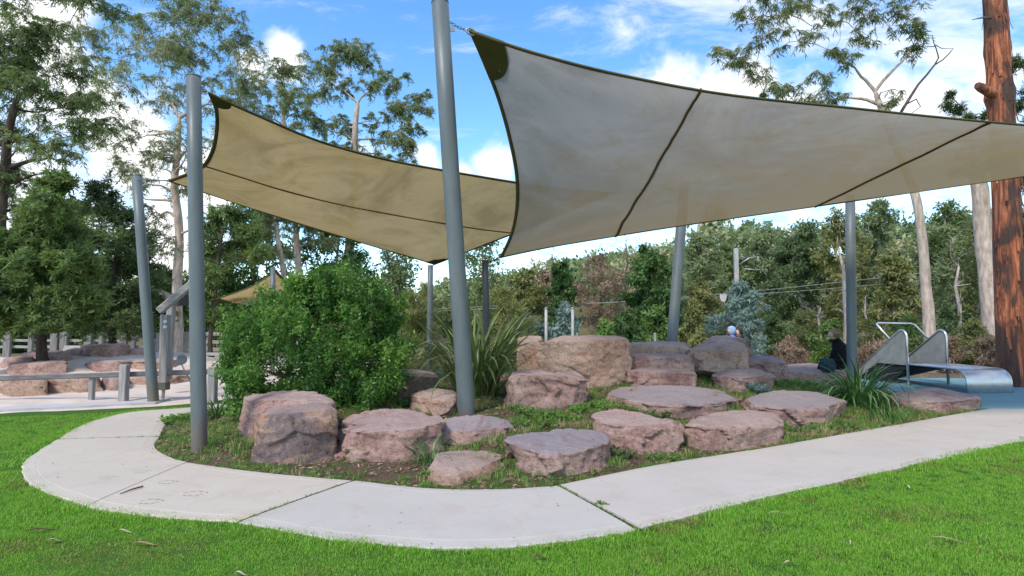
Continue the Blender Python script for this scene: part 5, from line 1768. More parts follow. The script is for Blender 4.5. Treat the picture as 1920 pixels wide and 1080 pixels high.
def tuft_mesh(name, nb, L, w, rad, m, lean=0.5, seg=2):
    V = []; Fq = []; var = []
    for k in range(nb):
        a = random.uniform(0, 6.28); q = rad * math.sqrt(random.random())
        b = Vector((math.cos(a) * q, math.sin(a) * q, 0))
        l = L * random.uniform(0.55, 1.2)
        da = random.uniform(0, 6.28); ln = lean * random.uniform(0.2, 1.0)
        dv = Vector((math.cos(da), math.sin(da), 0))
        sd = Vector((-dv.y, dv.x, 0)) * w * random.uniform(0.7, 1.3)
        m1 = b + Vector((0, 0, l * 0.55)) + dv * l * ln * 0.35
        tip = b + Vector((0, 0, l * (1 - 0.35 * ln))) + dv * l * ln
        i = len(V)
        V += [b - sd, b + sd, m1 + sd * 0.8, m1 - sd * 0.8, tip - sd * 0.12, tip + sd * 0.12]
        Fq += [(i, i + 1, i + 2, i + 3), (i + 3, i + 2, i + 5, i + 4)]
        v = random.random(); var += [v, min(1, v + 0.06)]
    me = bpy.data.meshes.new(name)
    me.from_pydata([tuple(v) for v in V], [], Fq)
    at = me.attributes.new('var', 'FLOAT', 'FACE'); at.data.foreach_set('value', var)
    me.materials.append(m)
    return bpy.data.objects.new(name, me)


def scatter(name, P, scl, variants, label, cat, pick=None):
    """one object whose geometry nodes set tufts on its points"""
    n = len(P)
    me = bpy.data.meshes.new(name)
    me.vertices.add(n); me.vertices.foreach_set('co', np.asarray(P, np.float32).ravel())
    for nm, dat in (('rot', rng.uniform(0, 6.283, n)), ('scl', scl)):
        a = me.attributes.new(nm, 'FLOAT', 'POINT'); a.data.foreach_set('value', np.asarray(dat, np.float32))
    a = me.attributes.new('pick', 'INT', 'POINT'); a.data.foreach_set('value', (rng.integers(0, len(variants), n) if pick is None else pick).astype(np.int32))
    me.update()
    o = bpy.data.objects.new(name, me); col.objects.link(o)
    ng = bpy.data.node_groups.new(name, 'GeometryNodeTree')
    ng.interface.new_socket('Geometry', in_out='INPUT', socket_type='NodeSocketGeometry')
    ng.interface.new_socket('Geometry', in_out='OUTPUT', socket_type='NodeSocketGeometry')
    N = ng.nodes.new; L = ng.links.new
    gi, go = N('NodeGroupInput'), N('NodeGroupOutput')
    join = N('GeometryNodeJoinGeometry')
    for i, v in enumerate(variants):
        oi = N('GeometryNodeObjectInfo'); oi.inputs['Object'].default_value = v
        inst = N('GeometryNodeInstanceOnPoints')
        L(gi.outputs[0], inst.inputs['Points']); L(oi.outputs['Geometry'], inst.inputs['Instance'])
        at = N('GeometryNodeInputNamedAttribute'); at.data_type = 'INT'; at.inputs['Name'].default_value = 'pick'
        eq = N('FunctionNodeCompare'); eq.data_type = 'INT'; eq.operation = 'EQUAL'
        ai = [s for s in eq.inputs if s.type == 'INT']
        L(at.outputs['Attribute'], ai[0]); ai[1].default_value = i
        L(eq.outputs[0], inst.inputs['Selection'])
        ar = N('GeometryNodeInputNamedAttribute'); ar.data_type = 'FLOAT'; ar.inputs['Name'].default_value = 'rot'
        cx = N('ShaderNodeCombineXYZ'); L(ar.outputs['Attribute'], cx.inputs[2]); L(cx.outputs[0], inst.inputs['Rotation'])
        sc_ = N('GeometryNodeInputNamedAttribute'); sc_.data_type = 'FLOAT'; sc_.inputs['Name'].default_value = 'scl'
        L(sc_.outputs['Attribute'], inst.inputs['Scale'])
        L(inst.outputs[0], join.inputs[0])
    L(join.outputs[0], go.inputs[0])
    md = o.modifiers.new('tufts', 'NODES'); md.node_group = ng
    tag(o, label, cat, kind='stuff')
    return o


def sample(x0, x1, y0, y1, dens):
    n = int((x1 - x0) * (y1 - y0) * dens)
    return rng.uniform(x0, x1, n), rng.uniform(y0, y1, n)


def infrustum(X, Y, m=1.25):
    return np.abs(X) < Y * (960 / F) * m + 2.0


lawnA = [tuft_mesh('grass_tuft', 58, 0.028, 0.0016, 0.075, M['grass'], 0.8) for _ in range(5)] + [tuft_mesh('grass_tuft', 40, 0.027, 0.0019, 0.075, M['grass_dry'], 1.0) for _ in range(2)]
Xs = []; Ys = []; Sc = []
for (y0, y1, dn) in ((2.9, 4.6, 380), (4.6, 6.5, 270), (6.5, 9.0, 130), (9.0, 12.2, 100)):
    X, Y = sample(-12, 12, y0, y1, dn)
    k = infrustum(X, Y)
    X, Y = X[k], Y[k]
    dp = signed_dist(PATHPOLY, X, Y); db = signed_dist(BED, X, Y); ds = signed_dist(SAND, X, Y)
    k = (dp < 0.022 * rng.random(len(X)) + 0.0) & (db < -0.02) & (ds < -0.12)
    k &= ~((Y > 9.6) & (X > 7.5))
    k &= ~((Y > 10.3 + (X + 9) * 0.02) & (X < -4) & (ds > -0.65))
    X, Y, dp = X[k], Y[k], dp[k]
    lowf = np.sin(X * 1.9 + np.cos(Y * 1.3) * 2) * np.sin(Y * 2.3 - X * 0.7)
    Xs.append(X); Ys.append(Y)
    Sc.append((0.85 + 0.25 * rng.random(len(X)) + 0.18 * lowf) * (1 + 0.45 * (dp > -0.12)) * (1 + 0.25 * (y0 > 6)))
X = np.concatenate(Xs); Y = np.concatenate(Ys); Sc = np.concatenate(Sc)
pn = np.array([mnoise.fractal(Vector((x * 1.3, y * 1.3, 8.0)), 1.0, 2.0, 4) for x, y in zip(X, Y)])
pk = np.where(pn + rng.normal(0, 0.25, len(X)) > 0.48, rng.integers(5, 7, len(X)), rng.integers(0, 5, len(X)))
scatter('lawn_grass', np.stack([X, Y, np.zeros_like(X) - 0.002], 1), Sc, lawnA, 'mown bright green lawn grass around the path', 'grass', pk)

# rough grass in the bed and along its edge
weedA = [tuft_mesh('weed_tuft', 26, 0.085, 0.0024, 0.06, M['weed'], 0.9) for _ in range(5)] + [tuft_mesh('dry_tuft', 26, 0.10, 0.002, 0.06, M['dry'], 1.0) for _ in range(1)]
X, Y = sample(-6.2, 9.4, 5.4, 15.5, 115)
db = signed_dist(BED, X, Y)
nz = np.array([mnoise.fractal(Vector((x * 0.75, y * 0.75, 3.1)), 1.0, 2.0, 4) for x, y in zip(X, Y)])
lab_soil = ((X > -3.0) & (X < -0.7) & (Y < 7.3) & (db > 0.22))           # the bare mulched hollow under the maroon boulder
k = (db > -0.03) & infrustum(X, Y) & ((nz > -0.28) | (db < 0.28) | (X > 3.2)) & ~(lab_soil & (rng.random(len(X)) < 0.96))
k &= ~((X > -2.4) & (X < 0.1) & (Y > 8.2) & (rng.random(len(X)) < 0.8))
X, Y = X[k], Y[k]; db = db[k]
Z = H_bed(X, Y)
sc_ = (0.45 + 0.75 * rng.random(len(X))) * np.where(db < 0.3, 0.75, 1.0) * (1 + 0.35 * (X > 3))
scatter('bed_grass', np.stack([X, Y, Z - 0.004], 1), sc_, weedA, 'rough weedy grass between the boulders of the bed', 'grass')

JP = []
for j, dn in ((6, 40), (14, 60), (21, 34)):
    a, b = OUTS[j * KS], INNS[j * KS]
    for k in range(dn):
        t = random.random() ** (1.0 if j != 21 else 0.8)
        p = a.lerp(b, t) + Vector((random.gauss(0, 0.008), random.gauss(0, 0.008), 0))
        JP.append((p.x, p.y, 0.012))
jointA = [tuft_mesh('joint_tuft', 14, 0.034, 0.0022, 0.02, M['weed'], 0.9) for _ in range(3)]
scatter('joint_grass', JP, 0.5 + 0.7 * rng.random(len(JP)), jointA, 'short grass growing in the path joints', 'grass')

# a little litter blown onto the concrete
LP = []
for k in range(70):
    i = random.randrange(8 * KS, 26 * KS); t = random.random() ** 2.2
    if random.random() < 0.5: t = 1 - t
    p = OUTS[i].lerp(INNS[i], 0.03 + 0.94 * t)
    LP.append((p.x, p.y, 0.0315))
# dry leaf and bark litter on the soil
litA = []
for k in range(4):
    V = []; Fq = []; va = []
    for j in range(16):
        a = random.uniform(0, 6.28); q = 0.09 * math.sqrt(random.random())
        c = Vector((math.cos(a) * q, math.sin(a) * q, random.uniform(0.004, 0.014)))
        d = Vector((random.gauss(0, 1), random.gauss(0, 1), random.gauss(0, 0.25))).normalized(); s_ = d.cross(Vector((random.gauss(0, 0.3), random.gauss(0, 0.3), 1))).normalized()
        l, w_ = random.uniform(0.012, 0.045), random.uniform(0.003, 0.008)
        i = len(V); V += [c - d * l, c + s_ * w_, c + d * l, c - s_ * w_]; Fq.append((i, i + 1, i + 2, i + 3)); va.append(random.random())
    me = bpy.data.meshes.new('litter'); me.from_pydata([tuple(v) for v in V], [], Fq)
    at = me.attributes.new('var', 'FLOAT', 'FACE'); at.data.foreach_set('value', va); me.materials.append(M['litter'])
    litA.append(bpy.data.objects.new('litter', me))
X, Y = sample(-6.2, 9.4, 5.4, 13.5, 42)
db = signed_dist(BED, X, Y)
k = (db > -0.06) & infrustum(X, Y)
X, Y = X[k], Y[k]
scatter('leaf_litter', np.stack([X, Y, H_bed(X, Y).clip(0.0)], 1), 0.6 + 0.8 * rng.random(len(X)), litA, 'dry leaf and bark litter on the garden soil', 'litter')
bits = []
for k in range(4):
    l, w2 = random.uniform(0.008, 0.02), random.uniform(0.002, 0.004)
    me = bpy.data.meshes.new('litter_bit'); me.from_pydata([(-l, 0, 0.001), (0, -w2, 0.002), (l, 0, 0.001), (0, w2, 0.004)], [], [(0, 1, 2, 3)])
    at = me.attributes.new('var', 'FLOAT', 'FACE'); at.data.foreach_set('value', [random.random() * 0.8]); me.materials.append(M['litter'])
    bits.append(bpy.data.objects.new('litter_bit', me))
scatter('path_litter', LP, 0.6 + rng.random(len(LP)), bits, 'tiny dry leaf bits scattered on the concrete path', 'litter')

# rough meadow beyond the bed
roughA = [tuft_mesh('rough_tuft', 22, 0.30, 0.006, 0.22, M['weed'], 0.9) for _ in range(3)] + [tuft_mesh('rough_dry_tuft', 24, 0.38, 0.005, 0.22, M['dry'], 0.8) for _ in range(3)]
X, Y = sample(-8, 32, 15.0, 40.0, 6)
db = signed_dist(BED, X, Y); ds = signed_dist(SAND, X, Y)
MP = np.array([(v.co.x, v.co.y) for v in mulch.data.vertices][:6]); RP = np.array([(v.co.x, v.co.y) for v in rubber.data.vertices][:8])
k = infrustum(X, Y, 1.05) & (db < 0.0) & (ds < -0.3) & (signed_dist(MP, X, Y) < 0) & (signed_dist(RP, X, Y) < 0.0)
X, Y = X[k], Y[k]
scatter('rough_grass', np.stack([X, Y, np.maximum(0, hill(X, Y))], 1), (0.5 + 0.9 * rng.random(len(X))) * np.where(Y < 19, 0.35, 1.0), roughA, 'dry and green rough grass beyond the boulder bed', 'grass')

# ------------------------------------------------------------------ playground on the left
low = empty('low_rail', D(100, 750, 12.5) * 1.0, 'low grey timber rail running along the near edge of the sand', 'rail')
low.location.z = 0
RY = 12.45
mb = MB()
r0p, r1p = D(-140, 714, RY - 0.3), D(235, 702, RY); r2p = D(432, 695, RY + 0.4)
mb.beam(r0p, r1p, 0.09, 0.105, 0.015); mb.build('beam', M['timber_dark'], low)
mb = MB(); mb.beam(r1p + Vector((0.03, 0, 0)), r2p, 0.09, 0.105, 0.015); mb.build('beam', M['timber_dark'], low)
for (x, yt, w) in ((-60, 714, 0.10), (172, 710, 0.10), (232, 688, 0.15), (398, 692, 0.16)):
    p = D(x, 740, RY - (0.13 if w > 0.12 else 0)); p.z = -0.05; t = D(x, yt, p.y).z
    mb = MB(); mb.box((p.x, p.y, t / 2), (w, w, t + 0.1), None, 0.014); mb.build('post', M['timber'], low)

fr = empty('play_frame', (D(312, 740, 12.6).x, 12.6, 0), 'timber play frame with a sloping top beam behind the path-bend post', 'play frame')
pB, pT = D(307, 728, 12.6), D(311, 590, 12.6)
mb = MB(); mb.beam(pB, pT, 0.175, 0.15, 0.018); mb.build('post', M['timber'], fr)
mb = MB(); mb.beam(pB - (pT - pB) * 0.02 + Vector((0, 0, 0)), pB + (pT - pB) * 0.085, 0.19, 0.165, 0.01); mb.build('shoe', M['post_dark'], fr)
mb = MB(); mb.tube([Vector((pB.x - 0.02, 12.6, -0.05)), pB], 0.035, 8); mb.build('foot', M['galv'], fr)
mb = MB(); mb.beam(D(314, 712, 13.4), D(322, 562, 13.4), 0.15, 0.15, 0.018); mb.build('post', M['timber'], fr)
mb = MB(); mb.beam(D(298, 584, 12.75), D(372, 522, 12.95), 0.20, 0.15, 0.02); mb.build('beam', M['timber_rail'], fr)
mb = MB(); mb.beam(D(332, 562, 13.4), D(352, 560, 13.6), 0.1, 0.30, 0.01); mb.build('bracket', M['post_dark'], fr)
for yy in (603, 613):
    c = D(311 - (yy - 590) * 0.03, yy, 12.53)
    mb = MB(); mb.tube([c, c + Vector((0, -0.035, 0))], 0.035, 10); mb.build('bolt_plug', M['white_mark'], fr)
c = D(335, 676, 12.5)
st = empty('paddle_sign', (D(334, 700, 12.9).x, 12.9, 0), 'thin stake topped by a grey rounded paddle beside the timber play frame', 'stake')
mb = MB(); mb.tube([Vector((D(333, 757, 12.0).x, 12.9, -0.1)), D(337, 676, 12.9)], 0.012, 6); mb.build('stake', M['wire'], st)
cc = D(341, 674, 12.9); mb = MB()
mb.tube([cc + Vector((0, -0.02, 0)), cc + Vector((0, 0.02, 0))], 0.11, 14); mb.build('paddle', M['timber_rail'], st, smooth=True)

# timber fences behind the sand
GF = 'grey timber fences behind the sand'
FY = 25.0
fen = empty('timber_fence', D(180, 650, FY), 'grey timber fence with wide posts behind the sand mound', 'fence', GF); fen.location.z = 0
xs = [-30, 14, 58, 102, 120, 165, 190, 232, 250, 275, 297]
for x in xs:
    p = D(x, 640, FY); t = D(x, 632 + (x % 7), FY).z
    w = 0.30 if x in (102, 120, 165, 232, 14) else 0.18
    mb = MB(); mb.box((p.x, p.y, t / 2 + 0.25), (w, 0.12, t - 0.0), None, 0.01); mb.build('post', M['timber_mid'], fen)
for i in range(len(xs) - 1):
    for yy in (638, 650):
        a, b = D(xs[i] + 2, yy, FY + 0.12), D(xs[i + 1] - 2, yy + 0.5, FY + 0.12)
        mb = MB(); mb.beam(a, b, 0.05, 0.11, 0.006); mb.build('rail', M['timber_rail'], fen)
fen2 = empty('timber_fence', D(400, 650, 22), 'open three-rail grey timber fence right of the timber play frame', 'fence', GF); fen2.location.z = 0
for x in (348, 392, 440, 478):
    p = D(x, 640, 22); t = D(x, 622, 22).z
    mb = MB(); mb.box((p.x, p.y, t / 2), (0.14, 0.14, t), None, 0.01); mb.build('post', M['timber'], fen2)
for yy in (626, 641, 655):
    for xa, xb in ((350, 391), (393, 439), (441, 477)):
        mb = MB(); mb.beam(D(xa, yy, 21.9), D(xb, yy + 0.5, 21.9), 0.04, 0.13, 0.006); mb.build('rail', M['timber_rail'], fen2)
fen3 = empty('timber_fence', D(410, 680, 16), 'low two-rail fence left of the bush', 'fence', GF); fen3.location.z = 0
for x in (372, 424, 470):
    p = D(x, 690, 16.2); t = D(x, 660, 16.2).z
    mb = MB(); mb.box((p.x, p.y, t / 2), (0.11, 0.11, t), None, 0.01); mb.build('post', M['timber'], fen3)
for yy in (664, 674):
    for xa, xb in ((374, 423), (425, 469)):
        mb = MB(); mb.beam(D(xa, yy, 16.1), D(xb, yy, 16.1), 0.035, 0.085, 0.006); mb.build('rail', M['timber_rail'], fen3)
# pale ramp slab beside the crowning boulder
rp = empty('stone_ramp', D(133, 655, 20.5), 'pale sloping panel left of the boulder crowning the sand mound', 'panel')
mb = MB()
a, b, c, d_ = D(116, 661, 20.4), D(150, 661, 20.4), D(150, 648, 20.9), D(121, 648, 20.9)
th = Vector((0, 0.10, -0.02))
mb.add([a, b, c, d_, a + th, b + th, c + th, d_ + th], [(0, 1, 2, 3), (7, 6, 5, 4), (0, 4, 5, 1), (1, 5, 6, 2), (2, 6, 7, 3), (3, 7, 4, 0)])
mb.build('panel', M['conc_post'], rp)

# ------------------------------------------------------------------ slide
u = Vector((0.10, -1.0, 0)).normalized()          # along the bed, towards the path
w_ = Vector((1.0, 0.10, 0)).normalized()          # across the bed
zb = 0.60
A = D(1702, 683, 15.3); A.z = zb                  # near left corner where the bed starts
WID = 1.12
slide = empty('slide', (A.x, A.y, 0.05), 'wide stainless steel slide with triangular guard panels on the blue rubber', 'slide')
# bed with rolled end
mb = MB()
LEN = 1.75; RR = 0.30
prof = [(0.0, zb), (0.4, zb + 0.004), (0.9, zb - 0.002), (LEN - RR, zb - 0.012)]
for k in range(1, 9):
    a = math.pi / 2 * k / 8
    prof.append((LEN - RR + RR * math.sin(a), zb - 0.012 - RR + RR * math.cos(a)))
prof.append((LEN + 0.012, 0.055))
vs = []; fs = []
for (s_, z) in prof:
    p = Vector((A.x, A.y, 0)) + u * s_
    for off in (0.0, 0.006, WID - 0.006, WID): vs.append(p + w_ * off + Vector((0, 0, z - (0.012 if off in (0.0, WID) else 0))))
for i in range(len(prof) - 1):
    for k in range(3): fs.append((i * 4 + k, i * 4 + k + 1, i * 4 + 5 + k, i * 4 + 4 + k))
mb.add(vs, fs)
bed_o = mb.build('bed', M['steel'], slide, smooth=True)
sm = bed_o.modifiers.new('thickness', 'SOLIDIFY'); sm.thickness = 0.02; sm.offset = 0
# side lips along the bed
for off in (0.0, WID):
    mb = MB()
    mb.tube([Vector((A.x, A.y, 0)) + u * s_ + w_ * off + Vector((0, 0, z - 0.012)) for (s_, z) in prof], 0.022, 8)
    mb.build('edge_tube', M['steel'], slide, smooth=True)
# climbing ramp behind the bed
mb = MB()
back = Vector((A.x, A.y, zb)) - u * 2.25
q = [Vector((A.x, A.y, zb - 0.01)) + w_ * 0.03, Vector((A.x, A.y, zb - 0.01)) + w_ * (WID - 0.03), Vector((back.x, back.y, 0.03)) + w_ * (WID - 0.03), Vector((back.x, back.y, 0.03)) + w_ * 0.03]
dn = Vector((0, 0, -0.10))
mb.add(q + [p + dn for p in q], [(0, 1, 2, 3), (7, 6, 5, 4), (0, 4, 5, 1), (1, 5, 6, 2), (2, 6, 7, 3), (3, 7, 4, 0)])
mb.build('ramp', M['under_shadow'], slide)
mb = MB(); vs = []
o3 = Vector((A.x, A.y, 0)) + w_ * 0.05
skp = [(0.03, zb - 0.04), (1.1, zb - 0.04), (1.98, 0.06), (0.62, 0.06)]
for side in (-0.008, 0.008):
    for (s_, z) in skp: vs.append(o3 - u * s_ + Vector((0, 0, z)) + w_ * side)
mb.add(vs, [(0, 1, 2, 3), (7, 6, 5, 4), (0, 4, 5, 1), (1, 5, 6, 2), (2, 6, 7, 3), (3, 7, 4, 0)])
mb.build('shadow_plate', M['under_shadow'], slide)  # added dark plate standing in for shade in the open underside
ztop = 1.47
for off, nm in ((0.0, 'l'), (WID, 'r')):
    o3 = Vector((A.x, A.y, 0)) + w_ * off
    # outline of the guard in (back distance, height)
    out2 = [(0.0, zb - 0.03)]
    for k in range(9):
        a = math.pi * 0.78 * k / 8
        rr = 0.17
        out2.append((rr - rr * math.cos(a), ztop - rr + rr * math.sin(a)))
    out2 += [(2.2, 0.12), (2.05, 0.0), (1.12, zb - 0.03)]
    mb = MB(); vs = []
    for side in (-0.006, 0.006):
        for (s_, z) in out2: vs.append(o3 - u * s_ + Vector((0, 0, max(z, 0.02))) + w_ * side)
    n = len(out2)
    fs = [tuple(range(n)), tuple(range(2 * n - 1, n - 1, -1))] + [(i, (i + 1) % n, n + (i + 1) % n, n + i) for i in range(n)]
    mb.add(vs, fs); gp = mb.build('guard_panel', M['steel_panel'], slide)
    mb = MB()
    mb.tube([o3 + Vector((0, 0, 0.0))] + [o3 - u * s_ + Vector((0, 0, z)) for (s_, z) in out2[1:-2]], 0.034, 10)
    mb.build('guard_tube', M['steel'], gp, smooth=True)
    gp_w = world_loc(gp)
    mb = MB(); pp_ = o3 + u * 0.02
    mb.tube([pp_ + Vector((0, 0, 0.04)), pp_ + Vector((0, 0, 0.05)), pp_ + Vector((0, 0, 0.06))], [0.06, 0.06, 0.03], 10)
    mb.build('foot_plate', M['steel'], slide)
o3 = Vector((A.x, A.y, 0))
mb = MB()
bs, bz = 0.62, 1.24
hb = [o3 - u * (bs - 0.02) + Vector((0, 0, bz)), o3 - u * (bs + 0.48) + Vector((0, 0, 1.66)) + w_ * 0.0]
hb2 = [o3 - u * (bs - 0.02) + w_ * WID + Vector((0, 0, bz)), o3 - u * (bs + 0.30) + w_ * (WID - 0.12) + Vector((0, 0, 1.64))]
mb.tube([hb[0], hb[1] - (hb[1] - hb[0]) * 0.06, hb[1] + Vector((0.05, 0, 0.01)), hb2[1] + Vector((-0.08, 0, 0.01)), hb2[1] + (hb2[0] - hb2[1]) * 0.10, hb2[0]], 0.028, 10)
mb.build('hand_bar', M['steel'], slide, smooth=True)

# ------------------------------------------------------------------ railway things and houses behind
GC = 'white concrete posts behind the tallest slab'
for (x, yt, lab) in ((1024, 579, 'left of the two white concrete posts standing behind the tallest slab'), (1074, 579, 'right of the two white concrete posts standing behind the tallest slab')):
    p = D(x, 640, 19); p.z = 0
    t = D(x, yt, 19).z
    rt = empty('concrete_post', p, lab, 'post', GC)
    mb = MB(); mb.tube([p, p + Vector((0, 0, t * 0.5)), p + Vector((0, 0, t))], [0.055, 0.05, 0.045], 10); mb.build('shaft', M['conc_post'], rt, smooth=True)
    mb = MB(); mb.tube([p + Vector((0, 0, t + 0.002)), p + Vector((0, 0, t + 0.05))], [0.06, 0.03], 10); mb.build('cap', M['conc_post'], rt, smooth=True)
GK = 'short marker stakes behind the tallest slab'
for (x, lab) in ((1040, 'short pale stake between the two white concrete posts'), (1056, 'short pale stake nearer the right white concrete post'), (1082, 'short yellow-tipped stake right of the white concrete posts'), (1228, 'short pale stake at the foot of the leaning rear post')):
    p = D(x, 640, 17); p.z = 0.1; t = D(x, 624, 17).z
    rt = empty('stake', p, lab, 'stake', GK)
    mb = MB(); mb.box((p.x, p.y, (t + 0.1) / 2), (0.06, 0.06, t - 0.1), None, 0.008); mb.build('shaft', M['conc_post'], rt)

mast = empty('rail_mast', (D(1383, 600, 40).x, 40, 0), 'grey concrete railway mast with a cantilever arm above the silver-blue wattle', 'mast')
mx = D(1383, 600, 40).x
mb = MB(); zt = D(1383, 466, 40).z
mb.beam((mx, 40, -0.2), (mx, 40, zt), 0.27, 0.27, 0.03); mb.build('shaft', M['conc_post'], mast)
mb = MB(); mb.tube([(mx + 0.12, 40, D(0, 497, 40).z), D(1405, 484, 39.9), D(1422, 481, 39.8)], 0.045, 7); mb.build('arm', M['galv'], mast, smooth=True)
mb = MB(); mb.tube([D(1386, 480, 40), D(1405, 483, 39.9)], 0.02, 6); mb.build('tie', M['galv'], mast, smooth=True)
mb = MB(); mb.tube([D(1394, 504, 39.7), D(1432, 507, 39.6)], 0.035, 7); mb.build('registration_arm', M['galv'], mast, smooth=True)
mb = MB(); mb.tube([D(1421, 481, 39.8), D(1421, 490, 39.8)], 0.04, 7); mb.build('insulator', M['conc_post'], mast, smooth=True)
GWI = 'thin overhead wires crossing in front of the far trees'
for (pts, lab) in (([(640, 590, 44), (980, 571, 42), (1160, 566, 41), (1400, 547, 39.8), (1640, 522, 38), (1930, 488, 35), (2200, 450, 32)], 'upper thin overhead wire crossing the far trees'),
                   ([(640, 592, 44), (1080, 571, 42), (1420, 551, 39.6), (1640, 534, 38), (1930, 505, 35), (2200, 470, 32)], 'lower thin overhead wire crossing the far trees')):
    mb = MB(); mb.tube(catm([D(*p) for p in pts], 6), 0.016, 5); o = mb.build('overhead_wire', M['wire'], None, origin=D(*pts[0])); tag(o, lab, 'wire', GWI)
sg = empty('sign', (D(1357, 590, 21).x, 21, 0), 'small pale rounded sign on a thin dark stake above the domed back boulder', 'sign')
c = D(1356, 556, 21)
mb = MB(); mb.box(c, (0.24, 0.02, 0.16), None, 0.006); mb.tube([c + Vector((0, -0.012, -0.09)), c + Vector((0, 0.012, -0.09))], 0.10, 14); mb.build('plate', M['sign'], sg)
mb = MB(); mb.tube([D(1366, 640, 21), D(1360, 578, 21.03), c + Vector((0, 0.02, -0.2))], 0.016, 6); mb.build('stake', M['post_dark'], sg)

hs = empty('house', (D(1510, 600, 62).x, 62, 0), 'small grey-roofed house half hidden in the far trees left of the upright rear post', 'house')
hc = D(1512, 572, 62); z0 = float(hill(hc.x, 62))
mb = MB(); mb.box((hc.x, 62, hc.z - 0.9), (3.0, 3.0, 2.6)); mb.build('wall', M['house_wall'], hs)
mb = MB(); e = D(1512, 562, 62).z; w2 = 1.9
mb.add([(hc.x - w2, 60.2, e), (hc.x + w2, 60.2, e), (hc.x + w2, 62, e + 0.75), (hc.x - w2, 62, e + 0.75), (hc.x - w2, 63.8, e), (hc.x + w2, 63.8, e),
        (hc.x - w2, 60.2, e - 0.12), (hc.x + w2, 60.2, e - 0.12), (hc.x + w2, 63.8, e - 0.12), (hc.x - w2, 63.8, e - 0.12)],
       [(0, 1, 2, 3), (3, 2, 5, 4), (6, 9, 8, 7), (0, 6, 7, 1), (5, 8, 9, 4), (0, 3, 4, 9, 6), (1, 7, 8, 5, 2)])
mb.build('roof', M['house_roof'], hs)
for dx in (-0.8, 0.5):
    mb = MB(); mb.box((hc.x + dx, 60.48, hc.z - 0.35), (0.75, 0.06, 0.9)); wn = mb.build('window', M['glass'], hs)
    mb = MB(); mb.box((hc.x + dx, 60.46, hc.z - 0.85), (0.9, 0.14, 0.08)); mb.build('sill', M['house_roof'], wn)

# ------------------------------------------------------------------ people


def skin_mesh(name, verts, edges, radii, m, parent, sub=2):
    off = world_loc(parent)
    me = bpy.data.meshes.new(name)
    me.from_pydata([tuple(Vector(v) - off) for v in verts], edges, [])
    o = bpy.data.objects.new(name, me); col.objects.link(o)
    o.modifiers.new('skin', 'SKIN')
    me.update()
    for i, r in enumerate(radii):
        sv = me.skin_vertices[0].data[i]
        sv.radius = (r, r) if not hasattr(r, '__len__') else r
        sv.use_root = (i == 0)
    s_ = o.modifiers.new('sub', 'SUBSURF'); s_.levels = sub; s_.render_levels = sub
    dg = bpy.context.evaluated_depsgraph_get()
    me2 = bpy.data.meshes.new_from_object(o.evaluated_get(dg))
    o.modifiers.clear(); o.data = me2
    me2.polygons.foreach_set('use_smooth', [True] * len(me2.polygons))
    me2.materials.clear(); me2.materials.append(m)
    o.parent = parent
    return o


def blob(mb, c, r, axes=(1, 1, 1), n=14, fn=None):
    vs = []; fs = []
    for i in range(n + 1):
        th = math.pi * i / n
        for k in range(n):
            a = 2 * math.pi * k / n
            d = Vector((math.sin(th) * math.cos(a), math.sin(th) * math.sin(a), math.cos(th)))
            p = Vector((d.x * axes[0], d.y * axes[1], d.z * axes[2])) * r
            if fn: p = fn(d, p)
            vs.append(Vector(c) + p)
    for i in range(n):
        for k in range(n):
            fs.append((i * n + k, i * n + (k + 1) % n, (i + 1) * n + (k + 1) % n, (i + 1) * n + k))
    mb.add(vs, fs)


def head_shape(face):
    """egg-shaped head with brow, nose and chin on the side the face looks to"""
    f = Vector(face).normalized()

    def fn(d, p):
        a = d.dot(f)
        if a > 0:
            side = f.cross(Vector((0, 0, 1)))
            lat = d.dot(side)
            p = p + f * 0.028 * math.exp(-((d.z + 0.12) / 0.16) ** 2 - (lat / 0.2) ** 2)      # nose
            p = p + f * 0.010 * math.exp(-((d.z + 0.75) / 0.18) ** 2 - (lat / 0.35) ** 2)     # chin
            p = p - f * 0.008 * math.exp(-((d.z - 0.08) / 0.10) ** 2 - ((abs(lat) - 0.33) / 0.16) ** 2)  # eye sockets
            p = p - f * 0.004 * math.exp(-((d.z + 0.42) / 0.05) ** 2 - (lat / 0.3) ** 2)      # mouth line
        if d.z < -0.2: p = Vector((p.x * (1 + 0.22 * (d.z + 0.2)), p.y * (1 + 0.22 * (d.z + 0.2)), p.z))
        return p
    return fn


wY = 13.75
ws = D(1577, 692, wY); seat = ws.z
wo = empty('person', (ws.x, wY, seat), 'person with tousled fair hair in a black coat sitting hunched beside the upright rear post', 'person')
hip = Vector((ws.x + 0.02, wY, seat + 0.10)); chest = D(1574, 651, wY); neck = D(1566, 637, wY); hd = D(1563, 629, wY - 0.01)
mid = hip.lerp(chest, 0.5) + Vector((0.06, 0, 0))
Vb = [hip, mid, chest, neck, hd]
Eb = [(0, 1), (1, 2), (2, 3), (3, 4)]
Rb = [0.20, 0.205, 0.195, 0.065, 0.06]
for sgn in (-1, 1):
    i = len(Vb)
    y = sgn * 0.10
    kn = hip + Vector((-0.42, y * 1.3, 0.02)); an = kn + Vector((-0.04, 0, -0.40)); toe = an + Vector((-0.17, 0, -0.03))
    Vb += [hip + Vector((-0.06, y, -0.02)), kn, an, toe]
    Eb += [(0, i), (i, i + 1), (i + 1, i + 2), (i + 2, i + 3)]
    Rb += [0.11, 0.085, 0.06, 0.045]
skin_mesh('body', Vb, Eb, Rb, M['black_coat'], wo)
